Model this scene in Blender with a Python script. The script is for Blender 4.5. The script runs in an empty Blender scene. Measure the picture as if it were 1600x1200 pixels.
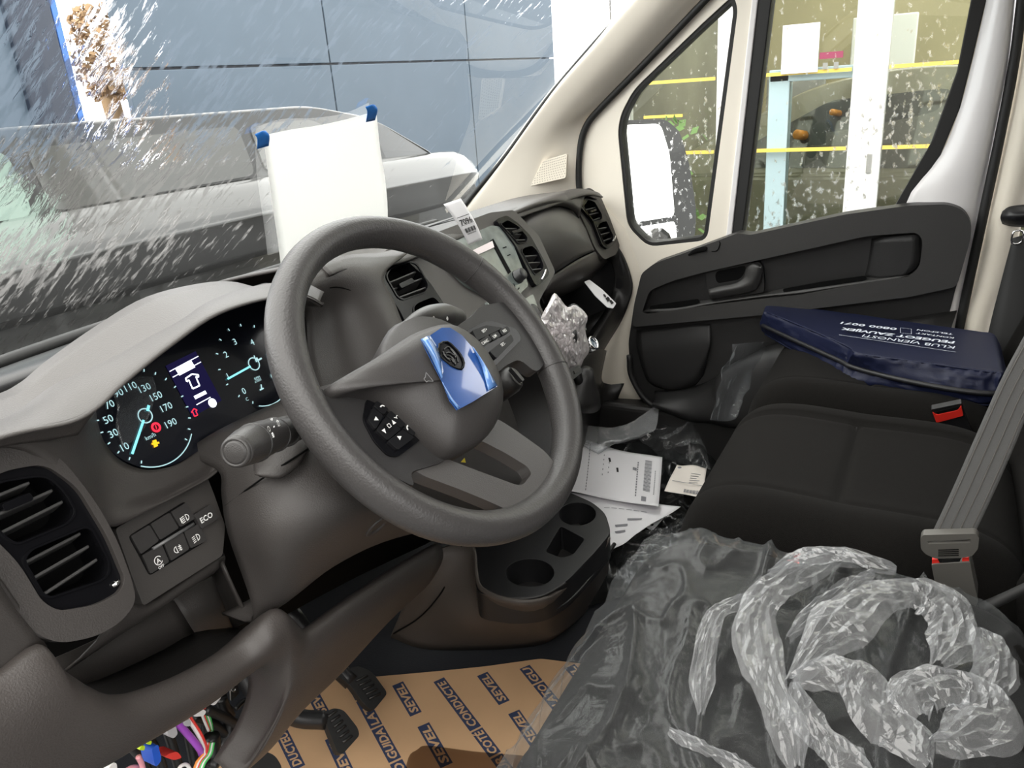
import bpy, bmesh, math, random
from mathutils import Vector as V, Matrix, noise
from mathutils.geometry import tessellate_polygon
random.seed(7)
S = bpy.context.scene
COL = S.collection
# ---------------------------------------------------------------- camera (x right across the van, y forward, z up)
AX = (V((0.45861298, -0.3449524, 0.81895175)), V((-0.88582172, -0.10417306, 0.45218121)), V((-0.07066829, -0.93282143, -0.35334145)))
CAM = V((-1.13, -0.46, 1.066))
F = 1250.0
cd = bpy.data.cameras.new('camera'); cam = bpy.data.objects.new('camera', cd); COL.objects.link(cam)
cd.sensor_width = 36.0; cd.lens = 36.0 * F / 1600.0; cd.clip_start = 0.02; cd.clip_end = 200
cam.matrix_world = Matrix(((AX[0][0], -AX[0][1], -AX[0][2], CAM.x), (AX[1][0], -AX[1][1], -AX[1][2], CAM.y), (AX[2][0], -AX[2][1], -AX[2][2], CAM.z), (0, 0, 0, 1)))
S.camera = cam
# ---------------------------------------------------------------- overcast sky and exposure
w = bpy.data.worlds.new('sky'); S.world = w; w.use_nodes = True
wn = w.node_tree; bg = wn.nodes['Background']
tc = wn.nodes.new('ShaderNodeTexCoord'); sp = wn.nodes.new('ShaderNodeSeparateXYZ'); rp_ = wn.nodes.new('ShaderNodeValToRGB')
wn.links.new(tc.outputs['Generated'], sp.inputs[0]); wn.links.new(sp.outputs['Z'], rp_.inputs[0])
rp_.color_ramp.elements[0].position = 0.0; rp_.color_ramp.elements[0].color = (0.80, 0.81, 0.82, 1)
rp_.color_ramp.elements[1].position = 0.6; rp_.color_ramp.elements[1].color = (1.0, 0.975, 0.93, 1)
wn.links.new(rp_.outputs[0], bg.inputs['Color'])
bg.inputs['Strength'].default_value = 3.2
S.view_settings.view_transform = 'Standard'; S.view_settings.look = 'None'
S.view_settings.exposure = 0.8; S.view_settings.gamma = 1.0; S.view_settings.use_curve_mapping = False
S.cycles.max_bounces = 10; S.cycles.transparent_max_bounces = 16; S.cycles.sample_clamp_indirect = 8.0
S.cycles.use_denoising = True
# ---------------------------------------------------------------- from a point of the photograph to a point of the place
def ray(px, py):
    c = V((px - 800.0, py - 600.0, F)).normalized()
    return V((AX[0].dot(c), AX[1].dot(c), AX[2].dot(c)))
def hit(px, py, n, d):
    r = ray(px, py); n = V(n); return CAM + r * ((d - n.dot(CAM)) / n.dot(r))
def atX(px, py, x): return hit(px, py, (1, 0, 0), x)
def atY(px, py, y): return hit(px, py, (0, 1, 0), y)
def atZ(px, py, z): return hit(px, py, (0, 0, 1), z)
def PLN(y0, z0, k): return ((0.0, 1.0, -k), y0 - k * z0)      # a board leaning forward by k as it rises
def on(pl, pts): return [hit(x, y, pl[0], pl[1]) for x, y in pts]
# ---------------------------------------------------------------- materials
def nodes(name):
    m = bpy.data.materials.new(name); m.use_nodes = True
    nt = m.node_tree
    return m, nt, nt.nodes, nt.links, nt.nodes['Principled BSDF']
def pmat(name, col, rough=0.5, metal=0.0, grain=0.0, gscale=900.0, var=0.0, vscale=6.0, spec=0.5, coat=0.0, sheen=0.0, emit=None, estr=0.0, alpha=1.0):
    m, nt, N, L, b = nodes(name)
    b.inputs['Roughness'].default_value = rough; b.inputs['Metallic'].default_value = metal
    b.inputs['Specular IOR Level'].default_value = spec; b.inputs['Coat Weight'].default_value = coat
    b.inputs['Sheen Weight'].default_value = sheen
    t = N.new('ShaderNodeTexCoord')
    if var > 0:
        n = N.new('ShaderNodeTexNoise'); n.inputs['Scale'].default_value = vscale; n.inputs['Detail'].default_value = 4
        L.new(t.outputs['Object'], n.inputs['Vector'])
        r = N.new('ShaderNodeValToRGB')
        r.color_ramp.elements[0].position = 0.3; r.color_ramp.elements[0].color = tuple(c * (1 - var) for c in col) + (1,)
        r.color_ramp.elements[1].position = 0.7; r.color_ramp.elements[1].color = tuple(min(1, c * (1 + var)) for c in col) + (1,)
        L.new(n.outputs['Fac'], r.inputs[0]); L.new(r.outputs[0], b.inputs['Base Color'])
    else:
        b.inputs['Base Color'].default_value = tuple(col) + (1,)
    if grain > 0:
        n2 = N.new('ShaderNodeTexNoise'); n2.inputs['Scale'].default_value = gscale; n2.inputs['Detail'].default_value = 2
        L.new(t.outputs['Object'], n2.inputs['Vector'])
        bp = N.new('ShaderNodeBump'); bp.inputs['Strength'].default_value = grain; bp.inputs['Distance'].default_value = 0.001
        L.new(n2.outputs['Fac'], bp.inputs['Height']); L.new(bp.outputs[0], b.inputs['Normal'])
    if emit:
        b.inputs['Emission Color'].default_value = tuple(emit) + (1,); b.inputs['Emission Strength'].default_value = estr
    return m
def film(name, tint, haze, rough, bump, bscale, opac=0.12, edge=0.5, gl=0.16, fm=0.35, vor=False):
    """thin clear plastic: transparent, with a sheen that grows at a slant and a little milky scatter"""
    m = bpy.data.materials.new(name); m.use_nodes = True; nt = m.node_tree; N = nt.nodes; L = nt.links
    N.clear(); out = N.new('ShaderNodeOutputMaterial')
    tr = N.new('ShaderNodeBsdfTransparent'); tr.inputs[0].default_value = tuple(tint) + (1,)
    df = N.new('ShaderNodeBsdfDiffuse'); df.inputs[0].default_value = tuple(haze) + (1,)
    gs = N.new('ShaderNodeBsdfGlossy'); gs.inputs['Roughness'].default_value = rough
    lw = N.new('ShaderNodeLayerWeight'); lw.inputs['Blend'].default_value = 0.35
    t = N.new('ShaderNodeTexCoord')
    if vor: n = N.new('ShaderNodeTexVoronoi'); n.feature = 'SMOOTH_F1'; n.inputs['Scale'].default_value = bscale; hs = n.outputs['Distance']
    else: n = N.new('ShaderNodeTexNoise'); n.inputs['Scale'].default_value = bscale; n.inputs['Detail'].default_value = 5; n.inputs['Distortion'].default_value = 1.5; hs = n.outputs['Fac']
    L.new(t.outputs['Object'], n.inputs['Vector'])
    bp = N.new('ShaderNodeBump'); bp.inputs['Strength'].default_value = bump; bp.inputs['Distance'].default_value = 0.01
    L.new(hs, bp.inputs['Height']); L.new(bp.outputs[0], gs.inputs['Normal']); L.new(bp.outputs[0], lw.inputs['Normal'])
    ma = N.new('ShaderNodeMath'); ma.operation = 'MULTIPLY_ADD'; ma.inputs[1].default_value = edge; ma.inputs[2].default_value = opac
    L.new(lw.outputs['Facing'], ma.inputs[0])
    m1 = N.new('ShaderNodeMixShader'); L.new(ma.outputs[0], m1.inputs[0]); L.new(tr.outputs[0], m1.inputs[1]); L.new(df.outputs[0], m1.inputs[2])
    mb = N.new('ShaderNodeMath'); mb.operation = 'MULTIPLY_ADD'; mb.inputs[1].default_value = fm; mb.inputs[2].default_value = gl
    L.new(lw.outputs['Fresnel'], mb.inputs[0])
    m2 = N.new('ShaderNodeMixShader'); L.new(mb.outputs[0], m2.inputs[0]); L.new(m1.outputs[0], m2.inputs[1]); L.new(gs.outputs[0], m2.inputs[2])
    L.new(m2.outputs[0], out.inputs[0]); return m
def glass(name, tint, wet, stretch, scale, thresh, rot=(0, 0, 0), refl=1.0, side=0.0, ior=1.22, bd=0.012):
    """window glass: clear with mirror-like reflection, and rain water on it that bends what lies behind"""
    m = bpy.data.materials.new(name); m.use_nodes = True; nt = m.node_tree; N = nt.nodes; L = nt.links
    N.clear(); out = N.new('ShaderNodeOutputMaterial')
    tr = N.new('ShaderNodeBsdfTransparent'); tr.inputs[0].default_value = tuple(tint) + (1,)
    gs = N.new('ShaderNodeBsdfGlossy'); gs.inputs['Roughness'].default_value = 0.0
    fr = N.new('ShaderNodeFresnel'); fr.inputs['IOR'].default_value = 1.5
    fm = N.new('ShaderNodeMath'); fm.operation = 'MULTIPLY'; fm.inputs[1].default_value = refl; L.new(fr.outputs[0], fm.inputs[0])
    dry = N.new('ShaderNodeMixShader'); L.new(fm.outputs[0], dry.inputs[0]); L.new(tr.outputs[0], dry.inputs[1]); L.new(gs.outputs[0], dry.inputs[2])
    t = N.new('ShaderNodeTexCoord'); mp = N.new('ShaderNodeMapping'); mp.inputs['Scale'].default_value = stretch; mp.inputs['Rotation'].default_value = rot; mp.vector_type = 'TEXTURE'
    L.new(t.outputs['Object'], mp.inputs['Vector'])
    n = N.new('ShaderNodeTexNoise'); n.inputs['Scale'].default_value = scale; n.inputs['Detail'].default_value = 3; n.inputs['Distortion'].default_value = 0.6
    L.new(mp.outputs[0], n.inputs['Vector'])
    bp = N.new('ShaderNodeBump'); bp.inputs['Strength'].default_value = 1.0; bp.inputs['Distance'].default_value = bd
    L.new(n.outputs['Fac'], bp.inputs['Height'])
    rf = N.new('ShaderNodeBsdfRefraction'); rf.inputs['IOR'].default_value = ior; rf.inputs['Roughness'].default_value = 0.0; L.new(bp.outputs[0], rf.inputs['Normal'])
    n2 = N.new('ShaderNodeTexNoise'); n2.inputs['Scale'].default_value = scale * 0.8; n2.inputs['Detail'].default_value = 3; L.new(mp.outputs[0], n2.inputs['Vector'])
    n3 = N.new('ShaderNodeTexNoise'); n3.inputs['Scale'].default_value = 2.2; n3.inputs['Detail'].default_value = 2; L.new(t.outputs['Object'], n3.inputs['Vector'])
    ad = N.new('ShaderNodeMath'); ad.operation = 'MULTIPLY_ADD'; ad.inputs[1].default_value = 0.45; L.new(n3.outputs['Fac'], ad.inputs[0]); L.new(n2.outputs['Fac'], ad.inputs[2])
    sx = N.new('ShaderNodeSeparateXYZ'); L.new(t.outputs['Object'], sx.inputs[0]); a2 = N.new('ShaderNodeMath'); a2.operation = 'MULTIPLY_ADD'; a2.inputs[1].default_value = -side; L.new(sx.outputs['X'], a2.inputs[0]); L.new(ad.outputs[0], a2.inputs[2])
    rm = N.new('ShaderNodeMapRange'); rm.inputs['From Min'].default_value = thresh; rm.inputs['From Max'].default_value = thresh + 0.14; rm.inputs['To Max'].default_value = wet
    L.new(a2.outputs[0], rm.inputs['Value'])
    mx = N.new('ShaderNodeMixShader'); L.new(rm.outputs[0], mx.inputs[0]); L.new(dry.outputs[0], mx.inputs[1]); L.new(rf.outputs[0], mx.inputs[2])
    L.new(mx.outputs[0], out.inputs[0]); return m
def emat(name, col, s):
    m = bpy.data.materials.new(name); m.use_nodes = True; nt = m.node_tree; nt.nodes.clear()
    o = nt.nodes.new('ShaderNodeOutputMaterial'); e = nt.nodes.new('ShaderNodeEmission'); e.inputs[0].default_value = tuple(col) + (1,); e.inputs[1].default_value = s
    nt.links.new(e.outputs[0], o.inputs[0]); return m
M = dict(
    dash=pmat('dash_plastic', (0.042, 0.0375, 0.035), 0.46, grain=0.35, gscale=700, var=0.06),
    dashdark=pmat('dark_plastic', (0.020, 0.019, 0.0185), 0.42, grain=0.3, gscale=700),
    black=pmat('black_plastic', (0.012, 0.012, 0.013), 0.38, grain=0.15),
    gloss=pmat('gloss_black', (0.005, 0.005, 0.006), 0.2, spec=0.18),
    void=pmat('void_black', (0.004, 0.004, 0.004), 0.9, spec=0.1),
    rim=pmat('wheel_skin', (0.045, 0.0425, 0.042), 0.42, grain=0.5, gscale=420),
    hub=pmat('hub_plastic', (0.038, 0.035, 0.034), 0.45, grain=0.3, gscale=800),
    chrome=pmat('chrome', (0.75, 0.75, 0.75), 0.12, metal=1),
    steeldark=pmat('dark_steel', (0.10, 0.10, 0.10), 0.3, metal=1),
    steel=pmat('brushed_steel', (0.45, 0.44, 0.42), 0.35, metal=1),
    white=pmat('white_paint', (0.86, 0.80, 0.70), 0.32, coat=0.3, var=0.02),
    whitecool=pmat('cool_white_paint', (0.78, 0.76, 0.76), 0.28, coat=0.4),
    trimbeige=pmat('beige_plastic', (0.74, 0.68, 0.58), 0.5, grain=0.2, gscale=500),
    rubber=pmat('rubber', (0.012, 0.012, 0.012), 0.6),
    fabric=pmat('seat_fabric', (0.0075, 0.0068, 0.0061), 0.95, grain=0.9, gscale=1400, var=0.15, vscale=250, spec=0.10, sheen=0.02),
    fabric2=pmat('seat_fabric_side', (0.009, 0.0085, 0.008), 0.95, grain=0.9, gscale=1400, spec=0.15, sheen=0.08),
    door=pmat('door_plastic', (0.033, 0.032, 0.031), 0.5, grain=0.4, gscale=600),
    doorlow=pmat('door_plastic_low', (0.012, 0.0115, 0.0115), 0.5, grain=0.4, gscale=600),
    console=pmat('console_plastic', (0.062, 0.052, 0.045), 0.5, grain=0.4, gscale=700),
    paper=pmat('paper', (0.86, 0.85, 0.87), 0.8),
    paperthin=pmat('thin_paper', (0.9, 0.9, 0.9), 0.8),
    paperprint=pmat('print_grey', (0.25, 0.25, 0.27), 0.8),
    ink=pmat('print_black', (0.02, 0.02, 0.02), 0.7),
    label=pmat('cream_label', (0.86, 0.80, 0.73), 0.7),
    kraft=pmat('kraft_paper', (0.64, 0.405, 0.225), 0.75, var=0.05, vscale=9),
    navy=pmat('print_navy', (0.035, 0.05, 0.11), 0.75),
    nylon=pmat('navy_nylon', (0.009, 0.012, 0.036), 0.45, grain=0.5, gscale=900, spec=0.3),
    nylonlt=pmat('bag_print', (0.75, 0.8, 0.88), 0.6),
    zip=pmat('zip_black', (0.01, 0.01, 0.012), 0.5),
    tape=pmat('blue_tape', (0.01, 0.16, 0.55), 0.55, var=0.1, vscale=60),
    belt=pmat('belt_webbing', (0.10, 0.10, 0.098), 0.6, grain=0.6, gscale=900),
    beltplastic=pmat('belt_plastic', (0.11, 0.105, 0.095), 0.5, grain=0.2),
    red=pmat('red_button', (0.75, 0.03, 0.02), 0.4),
    mark=pmat('white_marking', (0.8, 0.8, 0.78), 0.6),
    greymark=pmat('grey_marking', (0.22, 0.22, 0.22), 0.6),
    floor=pmat('floor_mat', (0.02, 0.022, 0.027), 0.65, grain=0.6, gscale=300),
    metal=pmat('painted_metal', (0.3, 0.3, 0.29), 0.4),
    radio=pmat('radio_under_film', (0.12, 0.14, 0.134), 0.22, var=0.25, vscale=28, coat=0.5),
    radiolt=pmat('radio_screen_film', (0.17, 0.19, 0.178), 0.2, var=0.12, vscale=40, coat=0.5),
    bluefilm=pmat('blue_film', (0.022, 0.075, 0.26), 0.12, coat=1.0, var=0.2, vscale=18),
    asphalt=pmat('wet_asphalt', (0.10, 0.10, 0.10), 0.35, grain=0.6, gscale=40),
    darkfilm=film('dark_film', (0.58, 0.52, 0.47), (0.05, 0.04, 0.03), 0.3, 0.2, 20, 0.06, 0.1, 0.02),
    clear=film('clear_film', (0.95, 0.96, 0.97), (0.55, 0.57, 0.58), 0.13, 0.22, 34, 0.02, 0.11, 0.012, 0.20),
    bubble=film('bubble_film', (0.9, 0.88, 0.89), (0.85, 0.80, 0.80), 0.16, 1.0, 75, 0.36, 0.45, 0.04, 0.3, True),
    blackbag=pmat('black_floor_plastic', (0.012, 0.013, 0.013), 0.22, grain=0.5, gscale=30, coat=0.4),
)
_pm = M['paperthin'].node_tree; _b = _pm.nodes['Principled BSDF']; _o = [n for n in _pm.nodes if n.type == 'OUTPUT_MATERIAL'][0]
_t = _pm.nodes.new('ShaderNodeBsdfTranslucent'); _t.inputs[0].default_value = (0.9, 0.9, 0.88, 1); _x = _pm.nodes.new('ShaderNodeMixShader'); _x.inputs[0].default_value = 0.5
_pm.links.new(_b.outputs[0], _x.inputs[1]); _pm.links.new(_t.outputs[0], _x.inputs[2]); _pm.links.new(_x.outputs[0], _o.inputs[0])
# ---------------------------------------------------------------- mesh helpers
def thing(name, label, cat, loc=(0, 0, 0), group=None, kind=None):
    o = bpy.data.objects.new(name, None); COL.objects.link(o); o.location = loc; o.empty_display_size = 0.05
    if label: o['label'] = label
    if cat: o['category'] = cat
    if group: o['group'] = group
    if kind: o['kind'] = kind
    return o
def wloc(o):
    v = V((0, 0, 0))
    while o: v += o.location; o = o.parent
    return v
def mesh(name, verts, faces, mat, parent=None, smooth=True, label=None, kind=None, cat=None, group=None):
    verts = [V(v) for v in verts]
    lo = V([min(v[i] for v in verts) for i in range(3)]); hi = V([max(v[i] for v in verts) for i in range(3)])
    c = (lo + hi) / 2
    me = bpy.data.meshes.new(name); me.from_pydata([v - c for v in verts], [], faces); me.update()
    mats = mat if isinstance(mat, (list, tuple)) else [mat]
    for mm in mats: me.materials.append(mm)
    if smooth: me.polygons.foreach_set('use_smooth', [True] * len(me.polygons))
    o = bpy.data.objects.new(name, me); COL.objects.link(o)
    if parent: o.parent = parent; o.location = c - wloc(parent)
    else: o.location = c
    if label: o['label'] = label
    if kind: o['kind'] = kind
    if cat: o['category'] = cat
    if group: o['group'] = group
    return o
def bevel(o, w, seg=3, ang=35):
    if w <= 0: return o
    md = o.modifiers.new('bevel', 'BEVEL'); md.width = w; md.segments = seg; md.limit_method = 'ANGLE'; md.angle_limit = math.radians(ang); md.use_clamp_overlap = True
    md.harden_normals = False
    return o
def rnd(pts, r, n=4):
    """round the corners of a closed outline (2D or 3D)"""
    P = [V(p) for p in pts]; out = []
    for i, p in enumerate(P):
        a = P[i - 1] - p; b = P[(i + 1) % len(P)] - p
        la, lb = a.length, b.length
        rr = min(r, la * 0.45, lb * 0.45)
        s = p + a * (rr / la); e = p + b * (rr / lb)
        for k in range(n + 1):
            t = k / n
            out.append(s * (1 - t) ** 2 + p * (2 * t * (1 - t)) + e * t * t)
    return out
def newell(P):
    n = V((0, 0, 0))
    for i in range(len(P)):
        a, b = P[i], P[(i + 1) % len(P)]
        n += V(((a.y - b.y) * (a.z + b.z), (a.z - b.z) * (a.x + b.x), (a.x - b.x) * (a.y + b.y)))
    return n.normalized()
EYE = V((-0.75, -0.45, 1.2))      # middle of the cab: sheets turn their good side to it
def plate(name, pts, depth, mat, parent=None, holes=(), bev=0.0, lift=0.0, label=None, kind=None, seg=3, flip=False, smooth=True, cat=None, group=None):
    """a flat board of the outline given (3D points on a plane) with holes, its face turned to the cab"""
    P = [V(p) for p in pts]; n = newell(P)
    c = sum(P, V()) / len(P)
    if n.dot(EYE - c) < 0: n = -n
    if flip: n = -n
    loops = [P] + [[V(q) for q in h] for h in holes]
    tris = tessellate_polygon(loops)
    flat = [q for l in loops for q in l]; m = len(flat)
    vs = [q + n * lift for q in flat] + [q + n * (lift - depth) for q in flat]
    fs = []
    for t in tris:
        a, b, c_ = t
        if (flat[b] - flat[a]).cross(flat[c_] - flat[a]).dot(n) < 0: b, c_ = c_, b
        fs.append((a, b, c_)); fs.append((a + m, c_ + m, b + m))
    k = 0
    for li, l in enumerate(loops):
        ccw = newell(l).dot(n) > 0
        if li: ccw = not ccw
        for i in range(len(l)):
            a = k + i; b = k + (i + 1) % len(l)
            fs.append((a, a + m, b + m, b) if ccw else (b, b + m, a + m, a))
        k += len(l)
    o = mesh(name, vs, fs, mat, parent, smooth=False, label=label, kind=kind, cat=cat, group=group)
    if bev > 0:
        bevel(o, bev, seg)
        if smooth:
            o.data.polygons.foreach_set('use_smooth', [True] * len(o.data.polygons))
            wn_ = o.modifiers.new('wn', 'WEIGHTED_NORMAL'); wn_.keep_sharp = False
    return o
def cr(p0, p1, p2, p3, t):
    return 0.5 * ((2 * p1) + (p2 - p0) * t + (2 * p0 - 5 * p1 + 4 * p2 - p3) * t * t + (3 * p1 - p0 - 3 * p2 + p3) * t ** 3)
def spline(P, n, closed=False):
    P = [V(p) for p in P]; out = []; m = len(P)
    segs = m if closed else m - 1
    for i in range(segs):
        if closed: a, b, c, d = P[i - 1], P[i], P[(i + 1) % m], P[(i + 2) % m]
        else:
            b, c = P[i], P[i + 1]
            a = P[i - 1] if i > 0 else b * 2 - c
            d = P[i + 2] if i + 2 < m else c * 2 - b
        for k in range(n): out.append(cr(a, b, c, d, k / n))
    if not closed: out.append(P[-1])
    return out
def sheet(name, rows, mat, parent=None, thick=0.004, nu=4, nv=4, label=None, kind=None, disp=None, flip=False, closed=False, cat=None, group=None, to=None):
    """a smooth curved skin through a grid of points, thickness away from the cab"""
    R = [spline(r, nu, closed) for r in rows]
    colsN = len(R[0])
    Cc = [spline([r[i] for r in R], nv) for i in range(colsN)]
    nr = len(Cc[0]); vs = []
    for j in range(nr):
        for i in range(colsN):
            p = Cc[i][j]
            if disp: p = disp(p, i / (colsN - 1), j / (nr - 1))
            vs.append(p)
    fs = []
    for j in range(nr - 1):
        for i in range(colsN if closed else colsN - 1):
            i2 = (i + 1) % colsN
            fs.append((j * colsN + i, j * colsN + i2, (j + 1) * colsN + i2, (j + 1) * colsN + i))
    # turn to the cab
    tot = 0
    for f in fs[:: max(1, len(fs) // 60)]:
        a, b, c = vs[f[0]], vs[f[1]], vs[f[2]]; n = (b - a).cross(c - a); ctr = (a + c) / 2
        tot += 1 if n.dot((to or EYE) - ctr) > 0 else -1
    if (tot < 0) != flip: fs = [tuple(reversed(f)) for f in fs]
    o = mesh(name, vs, fs, mat, parent, label=label, kind=kind, cat=cat, group=group)
    if thick > 0:
        md = o.modifiers.new('solid', 'SOLIDIFY'); md.thickness = thick; md.offset = -1
    return o
def tube(name, pts, r, mat, parent=None, n=8, sm=6, label=None, taper=None, closed=False, kind=None, cat=None, group=None):
    P = spline(pts, sm, closed) if sm > 1 else [V(p) for p in pts]
    vs = []; fs = []; m = len(P)
    up = V((0.3, 0.2, 0.93))
    for i, p in enumerate(P):
        if closed: d = P[(i + 1) % m] - P[i - 1]
        else: d = (P[min(i + 1, m - 1)] - P[max(i - 1, 0)])
        d.normalize()
        s = d.cross(up)
        if s.length < 1e-3: s = d.cross(V((1, 0, 0)))
        s.normalize(); q = s.cross(d)
        rr = r * (taper(i / (m - 1)) if taper else 1)
        for k in range(n):
            a = 2 * math.pi * k / n
            vs.append(p + (s * math.cos(a) + q * math.sin(a)) * rr)
    for i in range(m if closed else m - 1):
        for k in range(n):
            fs.append((i * n + k, i * n + (k + 1) % n, ((i + 1) % m) * n + (k + 1) % n, ((i + 1) % m) * n + k))
    if not closed:
        fs.append(tuple(reversed(range(n)))); fs.append(tuple(range((m - 1) * n, m * n)))
    return mesh(name, vs, fs, mat, parent, label=label, kind=kind, cat=cat, group=group)
def lathe(name, base, axis, prof, mat, parent=None, n=32, label=None, cat=None, group=None, ref=(0.1, 0.2, 1)):
    """profile = (radius, distance along the axis)"""
    ax = V(axis).normalized(); u = ax.cross(V(ref)); u.normalize(); v = ax.cross(u); base = V(base)
    vs = []; fs = []
    for r, h in prof:
        for k in range(n):
            a = 2 * math.pi * k / n; vs.append(base + ax * h + (u * math.cos(a) + v * math.sin(a)) * max(r, 1e-5))
    for i in range(len(prof) - 1):
        for k in range(n):
            fs.append((i * n + k, i * n + (k + 1) % n, (i + 1) * n + (k + 1) % n, (i + 1) * n + k))
    if prof[0][0] > 1e-4: fs.append(tuple(reversed(range(n))))
    if prof[-1][0] > 1e-4: fs.append(tuple(range((len(prof) - 1) * n, len(prof) * n)))
    return mesh(name, vs, fs, mat, parent, label=label, cat=cat, group=group)
def box(name, lo, hi, mat, parent=None, bev=0.0, label=None, kind=None, cat=None, group=None):
    x0, y0, z0 = lo; x1, y1, z1 = hi
    vs = [(x0, y0, z0), (x1, y0, z0), (x1, y1, z0), (x0, y1, z0), (x0, y0, z1), (x1, y0, z1), (x1, y1, z1), (x0, y1, z1)]
    fs = [(0, 3, 2, 1), (4, 5, 6, 7), (0, 1, 5, 4), (1, 2, 6, 5), (2, 3, 7, 6), (3, 0, 4, 7)]
    return bevel(mesh(name, vs, fs, mat, parent, smooth=False, label=label, kind=kind, cat=cat, group=group), bev)
_glyph = {}
def glyphs(s, bold=0.0, shear=0.0):
    k = (s, bold, shear)
    if k not in _glyph:
        cu = bpy.data.curves.new('t', 'FONT'); cu.body = s; cu.size = 1.0; cu.offset = bold; cu.shear = shear; cu.resolution_u = 2
        o = bpy.data.objects.new('t', cu); COL.objects.link(o)
        dg = bpy.context.evaluated_depsgraph_get(); me = bpy.data.meshes.new_from_object(o.evaluated_get(dg))
        vs = [v.co.copy() for v in me.vertices]; fs = [tuple(p.vertices) for p in me.polygons]
        bpy.data.objects.remove(o); bpy.data.curves.remove(cu); bpy.data.meshes.remove(me)
        x0 = min(v.x for v in vs); x1 = max(v.x for v in vs); y1 = max(v.y for v in vs); y0 = min(v.y for v in vs)
        _glyph[k] = (vs, fs, x0, x1, y0, y1)
    return _glyph[k]
class Print:
    """flat print gathered into one mesh: words, bars, outlines"""
    def __init__(s): s.v = []; s.f = []
    def tri(s, P):
        k = len(s.v); s.v += [V(p) for p in P]; s.f.append(tuple(range(k, k + len(P))))
    def word(s, txt, o, right, up, h, align='c', bold=0.0, shear=0.0, width=None):
        vs, fs, x0, x1, y0, y1 = glyphs(txt, bold, shear)
        r = V(right).normalized(); u = V(up).normalized(); sc = h / 0.72
        sx = width / (x1 - x0) if width else sc
        ox = {'c': (x0 + x1) / 2, 'l': x0, 'r': x1}[align]; oy = 0.36
        k = len(s.v)
        s.v += [V(o) + r * ((p.x - ox) * sx) + u * ((p.y - oy) * sc) for p in vs]
        flip = r.cross(u).dot(EYE - V(o)) < 0
        s.f += [tuple(k + i for i in (reversed(f) if flip else f)) for f in fs]
    def bar(s, a, b, wd, n):
        a = V(a); b = V(b); d = (b - a).normalized(); q = V(n).cross(d).normalized() * (wd / 2)
        s.tri([a - q, b - q, b + q, a + q])
    def line(s, P, wd, n, closed=False):
        P = [V(p) for p in P]
        for i in range(len(P) if closed else len(P) - 1): s.bar(P[i], P[(i + 1) % len(P)], wd, n)
    def ring(s, c, right, up, r, wd, n=20, a0=0, a1=360):
        c = V(c); r_ = V(right).normalized(); u_ = V(up).normalized(); k = len(s.v)
        full = (a1 - a0) >= 359.9
        for i in range(n + 1):
            a = math.radians(a0 + (a1 - a0) * i / n)
            for rr in (r - wd / 2, r + wd / 2): s.v.append(c + (r_ * math.cos(a) + u_ * math.sin(a)) * rr)
        for i in range(n): s.f.append((k + 2 * i, k + 2 * i + 1, k + 2 * i + 3, k + 2 * i + 2))
    def disc(s, c, right, up, r, n=16):
        c = V(c); r_ = V(right).normalized(); u_ = V(up).normalized()
        s.tri([c + (r_ * math.cos(2 * math.pi * i / n) + u_ * math.sin(2 * math.pi * i / n)) * r for i in range(n)])
    def build(s, name, mat, parent=None, label=None):
        return mesh(name, s.v, s.f, mat, parent, smooth=False, label=label)
# ================================================================ OUTSIDE
GZ = -0.55
box('ground', (-12, -14, GZ - 0.1), (30, 30, GZ), M['asphalt'], kind='structure')
M['blueclad'] = pmat('blue_cladding', (0.074, 0.104, 0.140), 0.55, var=0.06, vscale=1.2)
M['bluedark'] = pmat('dark_blue_cladding', (0.022, 0.030, 0.05), 0.5)
M['skyblue'] = pmat('sky_blue_frame', (0.42, 0.55, 0.60), 0.5)
M['postwhite'] = pmat('white_frame', (0.85, 0.85, 0.86), 0.4)
M['olive'] = pmat('olive_wall', (0.42, 0.37, 0.22), 0.8, var=0.1, vscale=1.5)
M['yellow'] = pmat('yellow_tape', (0.85, 0.62, 0.12), 0.5)
M['brick'] = pmat('brown_render', (0.33, 0.21, 0.11), 0.9, var=0.2, vscale=3)
M['carpaint'] = pmat('dark_grey_paint', (0.036, 0.036, 0.035), 0.25, coat=0.7)
M['carglass'] = pmat('car_glass', (0.085, 0.085, 0.08), 0.08, coat=1.0)
M['carwhite'] = pmat('pale_paint', (0.42, 0.39, 0.30), 0.25, coat=0.7)
M['amber'] = pmat('amber_lamp', (0.85, 0.35, 0.05), 0.3)
M['leaf'] = pmat('plant_leaf', (0.10, 0.19, 0.05), 0.7)
M['tyre'] = pmat('tyre', (0.02, 0.02, 0.02), 0.8)
M['mintglass'] = pmat('mint_glass', (0.21, 0.28, 0.245), 0.1)
M['mint'] = pmat('mint_panel', (0.34, 0.48, 0.40), 0.5)
# blue clad hall across the yard, one panel after another with open joints
t = thing('blue_clad_building', 'blue grey clad building across the yard, seen through the windscreen', 'building', (8.5, 6.3, GZ))
box('wall_core', (4.25, 6.07, GZ), (13.0, 6.25, 2.88), M['bluedark'], t)
xs = [4.0, 6.8, 10.0, 13.06]; zs = [GZ, 1.4, 2.9]
for i in range(3):
    for j in range(2):
        box('panel', (xs[i] + 0.012, 6.0, zs[j] + 0.012), (xs[i + 1] - 0.012, 6.07, zs[j + 1] - 0.012), M['blueclad'], t, 0.006)
t = thing('dark_blue_gatepost', 'dark navy gate pillar at the far end of the yard beside a sunlit brown tree', 'pillar', (3.1, 6.0, GZ))
box('pillar_shaft', (3.0, 5.9, GZ), (3.38, 6.1, 4.0), M['bluedark'], t, 0.02)
box('edge_strip', (3.38, 5.9, GZ), (3.43, 5.98, 4.0), pmat('bright_blue_edge', (0.05, 0.16, 0.5), 0.5), t)
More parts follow.
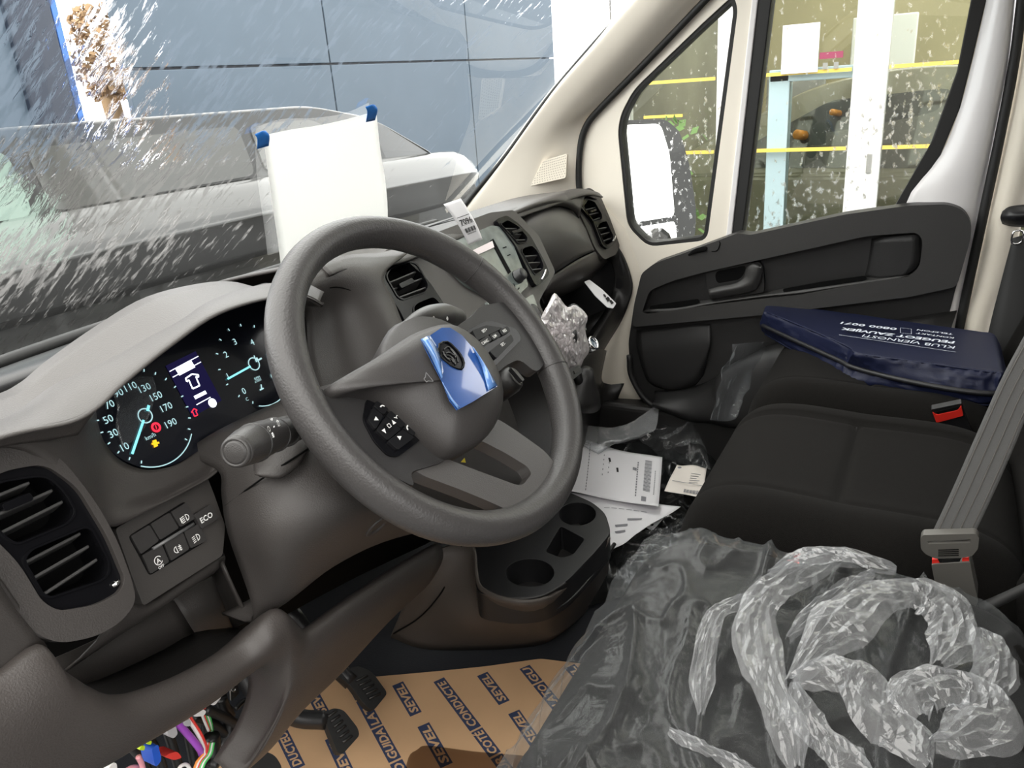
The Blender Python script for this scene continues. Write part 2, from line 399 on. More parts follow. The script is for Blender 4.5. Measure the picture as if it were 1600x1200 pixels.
box('side_panel', (1.2, 5.95, GZ), (3.0, 6.1, 4.0), M['blueclad'], t)
# a tree in brown leaf in the gap
t = thing('brown_leaved_tree', 'tree in brown autumn leaf in the bright gap beside the blue building', 'tree', (6.05, 9, GZ))
tube('trunk', [(6.05, 9, GZ), (6.1, 9, 0.6), (6.05, 9, 1.6)], 0.12, M['brick'], t)
rr = random.Random(3); vs = []; fs = []
for k in range(900):
    a = rr.uniform(0, 6.283); q = rr.uniform(-1, 1); rad = 0.75 * rr.random() ** 0.4
    c = V((6.12 + rad * math.cos(a) * math.sqrt(1 - q * q) * 0.5, 9 + rad * math.sin(a) * 0.5, 1.75 + q * 0.55))
    u = V((rr.uniform(-1, 1), rr.uniform(-1, 1), rr.uniform(-1, 1))).normalized() * 0.055; w_ = u.orthogonal().normalized() * 0.04
    b = len(vs); vs += [c - u, c + w_, c + u, c - w_]; fs.append((b, b + 1, b + 2, b + 3))
mesh('foliage', vs, fs, M['brick'], t, smooth=False, kind='stuff')
# ---- parked cars (side profile swept across, glasshouse drawn in, wheels, panes)
def make_car(name, label, pos, yaw, paint, prof, sill, roofpts, panes, L, wd, wheels, lamp=None, pillar=None):
    t = thing(name, label, 'car', pos)
    R = Matrix.Rotation(yaw, 3, 'Z')
    def W(x, y, z): return V(pos) + R @ V((x, y, z))
    # body: sections across the width
    ys = [(-1, 0.0), (-0.97, 0.5), (-0.86, 0.86), (-0.6, 0.98), (0, 1.0), (0.6, 0.98), (0.86, 0.86), (0.97, 0.5), (1, 0.0)]
    def shell(nm, outline, inset, mat):
        vs = []; fs = []; n = len(outline); P = rnd([V((x, 0, z)) for x, z in outline], 0.16, 5); n = len(P)
        zc = sum(p.z for p in P) / n; xc = sum(p.x for p in P) / n
        st = [-1, -0.985, -0.94, 0.94, 0.985, 1]; sc = [0.955, 0.985, 1, 1, 0.985, 0.955]
        for s_, k in zip(st, sc):
            for p in P:
                yy = s_ * wd / 2
                lean = inset * max(0, (p.z - sill)) * (-s_)
                vs.append(W(xc + (p.x - xc) * (0.99 if k < 1 else 1), yy + lean, zc + (p.z - zc) * k))
        for i in range(5):
            for j in range(n):
                fs.append((i * n + j, i * n + (j + 1) % n, (i + 1) * n + (j + 1) % n, (i + 1) * n + j))
        fs.append(tuple(range(n))[::-1]); fs.append(tuple(range(5 * n, 6 * n)))
        o = mesh(nm, vs, fs, mat, t, smooth=False); bevel(o, 0.02, 2, 40); return o
    shell('body', prof, 0.0, paint)
    shell('cabin', roofpts, 0.28, paint)
    for pn in panes:
        for s_ in (-1, 1):
            P = [W(x, s_ * (wd / 2 + 0.006) - s_ * 0.28 * max(0, z - sill), z) for x, z in rnd([V((x, 0, z)) for x, z in pn], 0.05, 3) for x, z in [(x, z)]] if False else [W(p.x, s_ * (wd / 2 + 0.004) - s_ * 0.28 * max(0, p.z - sill), p.z) for p in rnd([V((x, 0, z)) for x, z in pn], 0.05, 3)]
            n = newell(P); k = len(P)
            c = R @ V((0, s_, 0))
            if n.dot(c) < 0: P = P[::-1]; n = -n
            vs = [p + n * 0.003 for p in P] + [p - n * 0.02 for p in P]
            fs = [tuple(range(k))] + [(i, i + k, (i + 1) % k + k, (i + 1) % k) for i in range(k)]
            mesh('side_window', vs, fs, M['mintglass'] if (lamp and pn is panes[0]) else M['carglass'], t, smooth=False)
    for x in wheels:
        for s_ in (-1, 1):
            wh = lathe('wheel', W(x, s_ * (wd / 2 - 0.2), 0.32), R @ V((0, s_, 0)), [(0.05, 0.0), (0.33, 0.0), (0.335, 0.06), (0.335, 0.17), (0.30, 0.215), (0.22, 0.215)], M['tyre'], t, 28)
            lathe('wheel_disc', W(x, s_ * (wd / 2 - 0.2), 0.32), R @ V((0, s_, 0)), [(0.0, 0.17), (0.21, 0.2), (0.22, 0.21), (0.23, 0.16)], M['steel'], wh, 20)
    for d in (lamp or []):
        lathe('lamp', W(d[0], d[1], d[2]), R @ V((d[3], d[4], 0)), [(0.0, 0.05), (0.07, 0.04), (0.09, 0.0), (0.09, -0.03)], M[d[5]], t, 16)
    return t
car_prof = [(-2.45, 0.22), (2.15, 0.22), (2.25, 0.62), (2.15, 0.98), (1.5, 1.18), (-2.4, 1.25), (-2.6, 0.9), (-2.6, 0.5)]
roof = [(-2.4, 1.2), (-2.2, 1.52), (-1.4, 1.59), (0.5, 1.57), (1.05, 1.46), (1.7, 1.12)]
panes = [[(-2.15, 1.25), (-2.05, 1.46), (-1.35, 1.50), (-1.35, 1.25)], [(-1.27, 1.25), (-1.27, 1.5), (-0.12, 1.5), (-0.12, 1.25)], [(-0.04, 1.25), (-0.04, 1.5), (0.45, 1.49), (1.0, 1.25)]]
make_car('parked_car', 'dark grey car parked across in front of the windscreen', (2.2, 3.6, GZ), 0, M['carpaint'], car_prof, 1.22, roof, panes, 4.4, 1.7, (-1.35, 1.35), [(2.2, -0.6, 0.75, 1, 0, 'postwhite'), (-2.57, -0.6, 0.8, -1, 0, 'red')])
sheet('shoulder', [[(-0.35, 2.755, 0.70), (2.0, 2.75, 0.69), (3.9, 2.76, 0.63), (4.3, 2.8, 0.55)], [(-0.35, 2.70, 0.66), (2.0, 2.69, 0.65), (3.9, 2.70, 0.59), (4.32, 2.76, 0.52)], [(-0.35, 2.62, 0.55), (2.0, 2.60, 0.54), (3.9, 2.62, 0.49), (4.34, 2.72, 0.44)], [(-0.35, 2.62, 0.50), (2.0, 2.60, 0.49), (3.9, 2.62, 0.44), (4.34, 2.72, 0.40)], [(-0.35, 2.74, 0.30), (2.0, 2.73, 0.29), (3.9, 2.74, 0.25), (4.34, 2.8, 0.25)]], M['carpaint'], bpy.data.objects['parked_car'], 0.01, 5, 5)
t = thing('mint_green_van', 'pale mint green van side beyond the parked car', 'van', (0.2, 5.2, GZ))
box('van_side', (-1.6, 4.9, GZ + 0.35), (1.05, 6.2, 0.88), M['mint'], t, 0.08)
for x in (-1.1, 0.55): lathe('wheel', (x, 4.95, GZ + 0.33), (0, -1, 0), [(0.05, 0), (0.33, 0), (0.33, 0.05), (0.2, 0.07)], M['tyre'], t, 20)
# ---- glass fronted showroom at the passenger side
t = thing('glass_shopfront', 'glass fronted showroom with white posts, seen through the passenger windows', 'building', (3.2, 0.2, GZ))
def post(nm, y0, y1, mat, x=2.6, z1=3.2): return box(nm, (x, min(y0, y1), GZ), (x + 0.09, max(y0, y1), z1), mat, t, 0.006)
pp = post('post', -0.214, -0.085, M['postwhite']); bevel_ = None
box('lock_slot', (2.592, -0.185, 0.60), (2.602, -0.165, 0.68), M['metal'], pp, 0.004)
post('post', 0.392, 0.467, M['postwhite']); post('post', 0.88, 0.95, M['postwhite']); post('post', -1.7, -1.55, M['postwhite'])
post('door_frame', 0.165, 0.25, M['skyblue'], 2.63, 1.02); 
box('door_frame', (2.63, -0.10, 0.98), (2.70, 0.25, 1.03), M['skyblue'], t, 0.004)
for i, (z, nm) in enumerate(((0.703, 'safety_stripe'), (1.013, 'safety_stripe'))):
    for y0, y1 in ((-1.5, -0.22), (-0.08, 0.385), (0.475, 0.88)): box(nm, (2.598, y0, z - 0.007), (2.612, y1, z + 0.007), M['yellow'], t)
box('safety_stripe', (2.598, 0.62, 0.86), (2.612, 0.8, 0.872), M['yellow'], t)
box('poster', (2.588, 0.05, 1.012), (2.594, 0.195, 1.2), M['paper'], t)
M['wine'] = pmat('sign_wine', (0.30, 0.04, 0.10), 0.6)
box('notice', (2.588, -0.045, 1.06), (2.594, 0.045, 1.085), M['wine'], t)
box('notice', (2.588, -0.03, 1.02), (2.594, -0.012, 1.045), M['metal'], t); box('notice', (2.588, 0.012, 1.02), (2.594, 0.03, 1.045), M['metal'], t)
pane_m = glass('showroom_glass', (0.86, 0.88, 0.84), 0.0, (1, 1, 1), 4, 9, refl=1.1)
for y0, y1 in ((-1.55, -0.214), (-0.085, 0.392), (0.467, 0.88)): box('pane', (2.64, y0, GZ), (2.648, y1, 3.2), pane_m, t)
box('wall_right', (5.6, -2.5, GZ), (5.7, 0.95, 3.4), M['olive'], kind='structure'); box('floor_showroom', (2.7, -2.5, GZ - 0.02), (5.6, 0.95, GZ + 0.005), M['olive'], kind='structure'); box('wall_end', (2.72, 1.0, GZ), (5.7, 1.04, 3.4), M['postwhite'], kind='structure'); box('wall_inner', (2.72, 0.95, GZ), (5.6, 0.99, 3.4), pmat('inner_wall', (0.2, 0.19, 0.15), 0.8, var=0.3, vscale=1.5), kind='structure')
box('fascia', (2.55, -2.5, 3.2), (2.70, 0.95, 3.6), M['postwhite'], t, 0.01)
t = thing('display_counter', 'low dark counter with pale display panels along the back of the showroom', 'counter', (5.2, -0.3, GZ))
box('low_counter', (5.1, -1.8, GZ), (5.5, 0.9, 0.25), M['black'], t, 0.02)
for y, z0, z1, m in ((-0.9, 0.25, 0.9, 'metal'), (-0.2, 0.25, 1.3, 'postwhite'), (0.35, 0.25, 0.95, 'metal')):
    box('display_panel', (5.2, y, z0), (5.25, y + 0.4, z1), M[m], t, 0.01)
t = make_car('showroom_car', 'pale beige car standing indoors behind the showroom glass', (3.75, -0.1, GZ), math.radians(80), M['carwhite'], [(-2.0, 0.25), (2.0, 0.25), (2.1, 0.62), (1.9, 0.95), (1.0, 1.1), (-1.8, 1.15), (-2.05, 0.9)], 1.1, [(-1.85, 1.1), (-1.4, 1.5), (-0.3, 1.56), (0.1, 1.5), (0.95, 1.08)], [[(-1.5, 1.14), (-1.25, 1.42), (-0.6, 1.46), (-0.6, 1.14)], [(-0.5, 1.14), (-0.5, 1.46), (0.0, 1.43), (0.55, 1.14)]], 4.1, 1.75, (-1.25, 1.25), [])
for p_, r_ in (((2.895, 0.166, 0.743), 0.022), ((2.895, 0.02, 0.834), 0.014)):
    lathe('indicator_lamp', p_, (-1, 0.5, 0.2), [(0, 0.008), (r_ * .7, 0.006), (r_, 0), (r_, -0.06)], M['amber'], bpy.data.objects['showroom_car'], 16)
t = thing('potted_plant', 'green leafy plant beside the wing mirror, in the showroom corner', 'plant', (2.4, 0.62, GZ))
lathe('pot', (2.4, 0.66, GZ), (0, 0, 1), [(0.1, 0), (0.14, 0.3), (0.15, 0.3), (0.13, 0.27)], M['metal'], t, 20)
vs = []; fs = []
for k in range(220):
    c = V((2.4 + rr.gauss(0, 0.05), 0.62 + rr.gauss(0, 0.06), rr.uniform(-0.2, 0.86)))
    u = V((rr.uniform(-1, 1), rr.uniform(-1, 1), rr.uniform(-0.2, 1))).normalized() * 0.05; w_ = u.orthogonal().normalized() * 0.018
    b = len(vs); vs += [c, c + u * 0.5 + w_, c + u, c + u * 0.5 - w_]; fs.append((b, b + 1, b + 2, b + 3))
mesh('foliage', vs, fs, M['leaf'], t, smooth=False, kind='stuff'); tube('stem', [(2.4, 0.66, GZ + 0.25), (2.41, 0.64, 0.2), (2.4, 0.62, 0.8)], 0.012, M['leaf'], t)
box('wall_light_blocker', (-4.2, -6.0, GZ), (-3.9, 5.0, 2.3), pmat('blocker_wall_grey', (0.22, 0.21, 0.2), 0.8), kind='structure')  # unseen wall, added to cut the sky light from the open driver side
# ================================================================ CAB SHELL
box('floor', (-0.80, -1.05, -0.02), (0.88, 0.72, 0.045), M['floor'], kind='structure')
box('wall_front', (-0.86, 0.72, -0.05), (0.88, 0.76, 0.70), M['dashdark'], kind='structure')
box('wall_back', (-0.92, -1.12, -0.05), (0.92, -1.08, 1.72), pmat('bulkhead_grey', (0.32, 0.31, 0.30), 0.6), kind='structure')
def WS(x, z): return V((x, 0.722 + 0.07 * (1 - (x / 0.85) ** 2) - (z - 0.765) / 0.931, z))
M['ceil'] = pmat('headliner', (0.42, 0.41, 0.38), 0.9)
sheet('ceiling', [[(-0.9, 0.02, 1.5), (0, 0.07, 1.5), (0.9, 0.02, 1.5)], [(-0.9, -0.3, 1.66), (0, -0.28, 1.68), (0.9, -0.3, 1.66)], [(-0.9, -1.1, 1.7), (0, -1.1, 1.72), (0.9, -1.1, 1.7)]], M['ceil'], None, 0.03, kind='structure')
ws_m = glass('windscreen_glass', (0.90, 0.93, 0.93), 0.75, (1.0, 1.0, 3.0), 105, 0.76, rot=(0.75, 0.30, 0), refl=1.2, side=0.17, ior=1.028, bd=0.009)
# one gently bowed pane
vs = []; fs = []; nx, nz = 24, 12
for j in range(nz + 1):
    for i in range(nx + 1): vs.append(WS(-0.9 + 1.8 * i / nx, 0.66 + 0.84 * j / nz))
for j in range(nz):
    for i in range(nx): a = j * (nx + 1) + i; fs.append((a, a + 1, a + nx + 2, a + nx + 1))
mesh('window_1', vs, fs, ws_m, kind='structure')
# rubber edge along the foot and the pillar
t = thing('trim_1', None, None, WS(0.5, 0.76), kind='structure')
tube('rubber_edge', [atX(1010, -22, 0.845), atX(990, 0, 0.84), atX(867, 140, 0.82), atX(790, 244, 0.81), atX(735, 310, 0.80), atX(690, 372, 0.80)], 0.0065, M['rubber'], t)
tube('foot_seal', [WS(x, 0.71) - V((0, 0.01, 0)) for x in (-0.9, -0.5, 0, 0.4, 0.6, 0.76)], 0.012, M['rubber'], t)
# right A pillar trim: from the windscreen edge to the door seal
L_ = [(1075, -85), (985, 3), (925, 73), (862, 145), (790, 243), (728, 325)]
Rr = [(1180, -90), (1098, 0), (1010, 94), (944, 162), (913, 196), (904, 290)]
rows = []
for k, (a, b) in enumerate(zip(L_, Rr)):
    A = atX(a[0], a[1], 0.835 - 0.007 * k); B = atX(b[0], b[1], 0.905)
    mid = (A + B) / 2 + V((-0.022, -0.012, 0))
    rows.append([A + V((0.02, 0.02, 0)), A, A * 0.72 + mid * 0.28 + V((-0.006, 0, 0)), mid, B * 0.72 + mid * 0.28 + V((-0.004, 0, 0)), B, B + V((0.03, 0.02, 0))])
A = atX(690, 372, 0.80); B = atX(904, 345, 0.905)
rows.append([A + V((0.02, 0.02, 0)), A, A * 0.72 + B * 0.28, (A + B) / 2 + V((-0.02, 0, 0)), A * .28 + B * .72, B, B + V((0.03, 0.02, 0))])
sheet('trim_2', rows, M['white'], None, 0.004, kind='structure')
# speaker grille let into the pillar foot
gq = [(849, 251), (886, 240), (884, 278), (828, 291)]
gp = [atX(x, y, 0.836) for x, y in gq]
gt = thing('speaker_grille', 'small perforated beige speaker grille in the white pillar above the dashboard end', 'speaker', sum(gp, V()) / 4)
plate('grille_frame', rnd(gp, 0.006), 0.01, M['trimbeige'], gt, bev=0.002)
n = newell(gp); n = n if n.dot(EYE - gp[0]) > 0 else -n
P = Print()
for j in range(9):
    for i in range(13):
        u = (i + (0.5 if j % 2 else 0) + 0.5) / 13.5; v = (j + 0.7) / 9.6
        a = gp[0].lerp(gp[1], u); b = gp[3].lerp(gp[2], u); c = a.lerp(b, v) + n * 0.0006
        P.disc(c, (gp[1] - gp[0]), (gp[0] - gp[3]), 0.0016, 6)
o = P.build('perforation', pmat('grille_hole', (0.25, 0.22, 0.18), 0.8), gt); o['kind'] = 'stuff'
# ---- passenger door: white steel frame with two window openings
DX = 0.895
def dx(pts, x=DX): return [atX(a, b, x) for a, b in pts]
qw = [(1153, 14), (1105, 376), (1012, 386), (980, 354), (965, 205), (970, 178), (990, 140), (1100, 34), (1146, -8)]
mw = [(1200, -60), (1150, 372), (1290, 352), (1408, 330), (1462, 246), (1497, 170), (1516, 94), (1538, 0), (1546, -60)]
t = thing('door_1', None, None, atX(1200, 400, DX), kind='structure')
outer = [(1100, 0), (944, 162), (914, 198), (905, 292), (940, 420), (955, 560), (1000, 618), (1140, 640), (1420, 600), (1490, 520), (1528, 319), (1572, 94), (1583, 0), (1592, -110), (1200, -150)]
plate('door_frame', rnd(dx(outer), 0.02), 0.055, M['white'], t, holes=[rnd(dx(qw), 0.025), rnd(dx(mw), 0.03)], bev=0.008)
def inner_ring(nm, pts, grow, mat, x, depth, parent, r=0.025):
    P = rnd(dx(pts, x), r); c = sum(P, V()) / len(P)
    Q = []
    n = len(P)
    for i in range(n):
        d = (P[(i + 1) % n] - P[i - 1]).normalized(); q = d.cross(V((1, 0, 0))).normalized()
        if q.dot(c - P[i]) < 0: q = -q
        Q.append(P[i] + q * grow)
    return plate(nm, P, depth, mat, parent, holes=[Q], bev=0.002)
inner_ring('quarter_seal', qw, 0.010, M['rubber'], DX + 0.004, 0.04, t)
sl = [(1192, -60), (1193, 0), (1145, 366), (1158, 366), (1212, -60)]
plate('window_channel', dx([(1191, -60), (1143, 368), (1160, 366), (1213, -60)], DX - 0.002), 0.05, M['rubber'], t, bev=0.003)
plate('window_channel', dx([(1519, -60), (1517, 0), (1495, 112), (1454, 225), (1396, 326), (1412, 330), (1470, 242), (1500, 169), (1519, 94), (1541, 0), (1546, -60)], DX - 0.003), 0.05, M['rubber'], t, bev=0.003)
plate('pillar_strip', dx([(1181, -60), (1134, 372), (1143, 369), (1191, -60)], DX - 0.006), 0.02, M['whitecool'], t, bev=0.003)
# raised white return along the rear edge
sheet('rear_frame', [[atX(x0, y, 0.893), atX(x0 * .6 + x1 * .4, y, 0.872), atX(x0 * .2 + x1 * .8, y, 0.874), atX(x1, y, 0.90)] for x0, x1, y in ((1547, 1596, -60), (1541, 1590, 0), (1520, 1580, 94), (1500, 1566, 169), (1470, 1552, 242), (1413, 1538, 320), (1440, 1520, 400), (1440, 1500, 500), (1440, 1484, 600))], M['whitecool'], t, 0.004)
g_m = glass('side_glass', (0.93, 0.94, 0.92), 0.8, (1, 1, 1.4), 105, 0.83, refl=1.0)
plate('window_2', dx([(1163, -10), (1110, 384), (1005, 392), (970, 362), (957, 200), (985, 135)], DX + 0.03), 0.0008, g_m, kind='structure', smooth=False)
plate('window_3', dx([(1205, -70), (1150, 380), (1400, 345), (1480, 240), (1530, 94), (1555, -70)], DX + 0.03), 0.0008, g_m, kind='structure', smooth=False)
# door aperture seals
tt = thing('trim_3', None, None, atX(910, 250, .88), kind='structure')
tube('door_seal', [atX(x, y, 0.885) for x, y in ((1180, -84), (1104, -2), (1010, 96), (944, 163), (917, 195), (906, 235), (906, 300), (925, 360))], 0.0085, M['rubber'], tt)
tube('rear_door_seal', [atX(x, y, 0.885) for x, y in ((1612, -100), (1597, 0), (1585, 94), (1563, 210), (1540, 319), (1512, 450), (1480, 600))], 0.010, M['rubber'], tt)
# B pillar
sheet('trim_4', [[atX(x0, y, 0.90), atX(x0 * .7 + x1 * .3, y, 0.86), atX(x0 * .3 + x1 * .7, y, 0.855), atX(x1, y, 0.87)] for x0, x1, y in ((1606, 1660, -60), (1598, 1650, 60), (1584, 1640, 150), (1560, 1620, 260), (1545, 1600, 330), (1522, 1580, 430), (1506, 1552, 500), (1480, 1540, 620))], M['trimbeige'], None, 0.004, kind='structure')
# lower body side ahead of the door, behind the dashboard end
sheet('trim_5', [[atX(920, 296, 0.90), atX(950, 330, 0.885), atX(990, 370, 0.9)], [atX(966, 390, 0.90), atX(980, 420, 0.885), atX(1010, 430, 0.9)], [atX(975, 450, 0.90), atX(988, 470, 0.885), atX(1010, 480, 0.9)], [atX(945, 530, 0.90), atX(965, 540, 0.885), atX(1000, 540, 0.9)], [atX(912, 600, 0.90), atX(950, 620, 0.885), atX(1010, 640, 0.9)]], M['trimbeige'], None, 0.004, kind='structure')
box('trim_6', (0.84, -1.05, 0.0), (0.93, 0.45, 0.19), M['dashdark'], None, 0.015, kind='structure')
# wing mirror outside the quarter window
nm = ((-0.50, -0.85, 0.17), V((-0.50, -0.85, 0.17)).dot(V((1.13, 0.27, 0.77))))
t = thing('wing_mirror', 'black wing mirror wet with rain outside the quarter window', 'mirror', (1.1, 0.26, 0.6))
hp = [(974, 188), (1040, 186), (1062, 205), (1078, 260), (1088, 330), (1086, 372), (1050, 384), (985, 378), (966, 330), (960, 240)]
plate('housing', rnd(on(nm, hp), 0.02), 0.10, M['black'], t, bev=0.012)
mir = pmat('mirror_glass', (0.9, 0.9, 0.9), 0.03, metal=1)
plate('mirror_glass', rnd(on(nm, [(968, 196), (1030, 194), (1044, 240), (1052, 338), (976, 350), (962, 300)]), 0.02), 0.006, mir, t, lift=0.006)
plate('lower_glass', rnd(on(nm, [(982, 357), (1052, 346), (1056, 372), (1000, 378)]), 0.01), 0.006, mir, t, lift=0.006)
tube('mirror_arm', [(1.10, 0.24, 0.62), (1.0, 0.28, 0.56), (0.93, 0.30, 0.50)], 0.03, M['black'], t)
# ================================================================ DASHBOARD
dash = thing('dashboard', 'dark grey dashboard running the width of the cab under the wet windscreen', 'dashboard', (0, 0.45, 0.045))
def atYc(x, y, q, lim=0.872):
    p = atY(x, y, q)
    return atX(x, y, lim) if p.x > lim else p
def ys(rows, Y): return [[atYc(x, y, Y[j] if not isinstance(Y[j], (list, tuple)) else Y[j][i]) for i, (x, y) in enumerate(r)] for j, r in enumerate(rows)]
D = M['dash']
# --- cowl over the instruments
lip = [(-70, 697), (20, 670), (105, 652), (148, 628), (187, 592), (262, 533), (337, 484), (420, 460), (470, 458), (500, 472)]
far = [(-70, 680), (8, 648), (72, 602), (110, 578), (161, 549), (244, 504), (330, 464), (412, 443), (466, 442), (500, 456)]
LY = [0.165, 0.165, 0.165, 0.168, 0.17, 0.172, 0.175, 0.178, 0.182, 0.19]
lipP = [atY(x, y, q) for (x, y), q in zip(lip, LY)]
farP = [atY(x, y + 4, q + 0.08) for (x, y), q in zip(far, LY)]
midP = [a * 0.5 + b * 0.5 + V((0, -0.006, 0.006)) for a, b in zip(lipP, farP)]
und = [p + V((0.0, 0.035, -0.006)) for p in lipP]; und2 = [p + V((0, 0.10, 0.004)) for p in lipP]
edge = [p + V((0, -0.004, -0.005)) for p in lipP]
bk1 = [p + V((0.0, 0.08, -0.04)) for p in farP]; bk2 = [V((p.x * 1.0, 0.60, 0.72)) for p in farP]
sheet('instrument_cowl', [bk2, bk1, farP, midP, lipP, edge, und, und2], pmat('cowl_plastic', (0.058, 0.053, 0.050), 0.46, grain=0.35, gscale=700), dash, 0.004, 5, 4, to=V((-0.6, -0.3, 1.5)))
sheet('top_panel', [[(-0.87, 0.71, 0.69), (-0.6, 0.73, 0.69), (-0.28, 0.75, 0.70)], [(-0.87, 0.5, 0.725), (-0.6, 0.52, 0.725), (-0.28, 0.54, 0.74)], [(-0.87, 0.31, 0.745), (-0.6, 0.33, 0.75), (-0.28, 0.34, 0.79)]], D, dash, 0.004, 4, 4, to=V((-0.5, 0.3, 2)))
# --- dash top: a long skin from the windscreen foot to the crest over the vents
crest = [atY(x, y, q) for x, y, q in ((494, 412, .274), (520, 404, .277), (560, 399, .28), (605, 395, .29), (650, 380, .30), (690, 363, .31), (740, 345, .32), (790, 330, .33), (850, 311, .335), (902, 295, .34), (930, 299, .34))]
cr_ = [V(c) for c in crest]
r1 = [p + V((0, 0.05, -0.006)) for p in cr_]; r2 = [V((p.x, 0.52, p.z * 0.5 + 0.76 * 0.5)) for p in cr_]
r3 = [V((p.x, 0.62, 0.745)) for p in cr_]; rf = [p + V((0, -0.022, -0.014)) for p in cr_]; rg = [p + V((0, -0.03, -0.045)) for p in cr_]
sheet('top_panel', [r3, r2, r1, cr_, rf], D, dash, 0.004, 5, 4, to=V((0, -0.3, 1.6)))
bt = [V((x, 0.60, 0.752)) for x in (-0.86, -0.4, 0, 0.4, 0.7, 0.85)]; bt2 = [WS(p.x, 0.70) - V((0, 0.004, 0)) for p in bt]; bt3 = [p + V((0, -0.004, -0.03)) for p in bt]
sheet('defroster_trough', [bt2, bt, bt3], M['black'], dash, 0.003, 4, 2, to=V((0, 0, 2)))
P = Print(); n = V((0, -0.03, 1))
for x0, x1 in ((-0.15, 0.10), (0.12, 0.30)):
    P.tri([(x0, 0.42, 0.812), (x1, 0.42, 0.812), (x1, 0.44, 0.808), (x0, 0.44, 0.808)])
P.build('defroster_slot', M['void'], dash)
# --- face around the instruments
inner = [(150, 640), (154, 662), (164, 690), (190, 718), (230, 732), (275, 724), (311, 702), (340, 684), (400, 655), (470, 615)]
midl = [(118, 664), (122, 690), (140, 732), (172, 768), (226, 772), (285, 750), (322, 724), (348, 703), (404, 672), (474, 632)]
outr = [(-40, 700), (40, 705), (110, 762), (165, 824), (238, 794), (290, 766), (326, 747), (352, 722), (410, 692), (480, 650)]
CL = PLN(0.25, 0.80, 0.45)
inP = [hit(x, y + 2, CL[0], CL[1]) for x, y in inner]
sheet('instrument_surround', [inP, [atY(x, y, 0.205) for x, y in midl], [atY(x, y, 0.19) for x, y in outr], [atY(x, y, 0.20) + V((0, 0.09, -0.01)) for x, y in outr]], D, dash, 0.004, 4, 5)
# skin that carries on to the left of the cowl end
sheet('end_panel', ys([[(-90, 700), (0, 684), (60, 672), (118, 660), (150, 640)], [(-90, 730), (0, 700), (60, 690), (100, 684), (122, 680)]], [0.18, 0.185]), D, dash, 0.004)
# --- instrument cluster
cl = plate('instrument_lens', rnd(on(CL, [(132, 650), (158, 690), (190, 719), (230, 734), (275, 726), (311, 704), (400, 657), (470, 618), (478, 560), (474, 480), (420, 440), (320, 470), (240, 520), (175, 580)]), 0.01), 0.02, pmat('instrument_black', (0.004, 0.005, 0.009), 0.14, coat=0.3), dash)
nC = V(CL[0]).normalized(); nC = -nC; rC = V((1, 0, 0)); uC = V((0, 0.45, 1)).normalized()
def cp(x, y, l=0.0012): return hit(x, y, CL[0], CL[1]) + nC * l
ICE = emat('lit_ice', (0.55, 0.85, 0.88), 0.6); CYAN = emat('lit_needle', (0.25, 0.85, 0.95), 0.9); BW = emat('lit_white', (0.85, 0.90, 1.0), 1.6)
RD = emat('lit_red', (1.0, 0.03, 0.06), 1.0); AM = emat('lit_amber', (1.0, 0.48, 0.02), 1.0); DIMB = emat('lit_display', (0.012, 0.010, 0.045), 0.6)
sc_ = cp(226, 650); tc_ = cp(396, 569)
P = Print()
for s_, x, y in (('10', 194, 698), ('30', 176, 677), ('50', 168, 655), ('70', 170, 632), ('90', 184, 614), ('110', 203, 604), ('130', 225, 606), ('150', 243, 619), ('170', 259, 636), ('190', 266, 661)):
    P.word(s_, cp(x, y), rC, uC, 0.0076)
P.word('km/h', cp(234, 682), rC, uC, 0.0045)
for s_, x, y in (('0', 380, 611), ('1', 355, 588), ('2', 352, 554), ('3', 366, 534), ('4', 393, 535), ('5', 418, 557), ('6', 424, 587)): P.word(s_, cp(x, y), rC, uC, 0.0076)
for c, R_, a0, a1, k in ((sc_, 0.0505, -225, 25, 21), (tc_, 0.0500, -215, 45, 14)):
    for i in range(k):
        a = math.radians(180 - (a0 + (a1 - a0) * i / (k - 1)) - 180) * -1
        a = math.radians(a0 + (a1 - a0) * i / (k - 1)) * -1 + math.pi * 0
        a = math.radians(235 - 290 * i / (k - 1))
        d = rC * math.cos(a) + uC * math.sin(a)
        P.bar(c + d * R_, c + d * (R_ - 0.003), 0.0012, nC)
P.ring(sc_, rC, uC, 0.0075, 0.0013); P.ring(tc_, rC, uC, 0.0075, 0.0013)
P.ring(sc_ - uC * 0.004, rC, uC, 0.050, 0.0011, 16, -128, -42); P.ring(tc_ - uC * 0.004, rC, uC, 0.048, 0.0011, 16, -118, -30)
P.word('C', cp(385, 624), rC, uC, 0.004); P.word('RPM', cp(401, 591), rC, uC, 0.0035); P.word('x1000', cp(402, 595), rC, uC, 0.003)
P.bar(cp(405, 610), cp(411, 607), 0.0016, nC); P.bar(cp(407, 601), cp(408, 609), 0.0016, nC); P.bar(cp(400, 559), cp(403, 566), 0.002, nC); P.bar(cp(396, 556), cp(400, 566), 0.0016, nC); P.bar(cp(403, 563), cp(408, 560), 0.002, nC)
P.build('dial_print', ICE, cl)['kind'] = 'stuff'
P = Print(); P.bar(cp(223, 657, .002), cp(205, 710, .002), 0.0026, nC); P.bar(cp(229, 643, .002), cp(231, 634, .002), 0.003, nC); P.build('needle', CYAN, cl)
P = Print(); P.bar(cp(390, 573, .002), cp(354, 593, .002), 0.0022, nC); P.build('needle', CYAN, cl)
P = Print(); P.tri([cp(258, 572, .0008), cp(305, 549, .0008), cp(346, 626, .0008), cp(300, 652, .0008)]); P.build('display', DIMB, cl)
P = Print()
P.bar(cp(276, 582), cp(301, 569), 0.0085, nC); P.bar(cp(264, 581), cp(309, 557), 0.0009, nC); P.bar(cp(269, 590), cp(313, 566), 0.0009, nC)
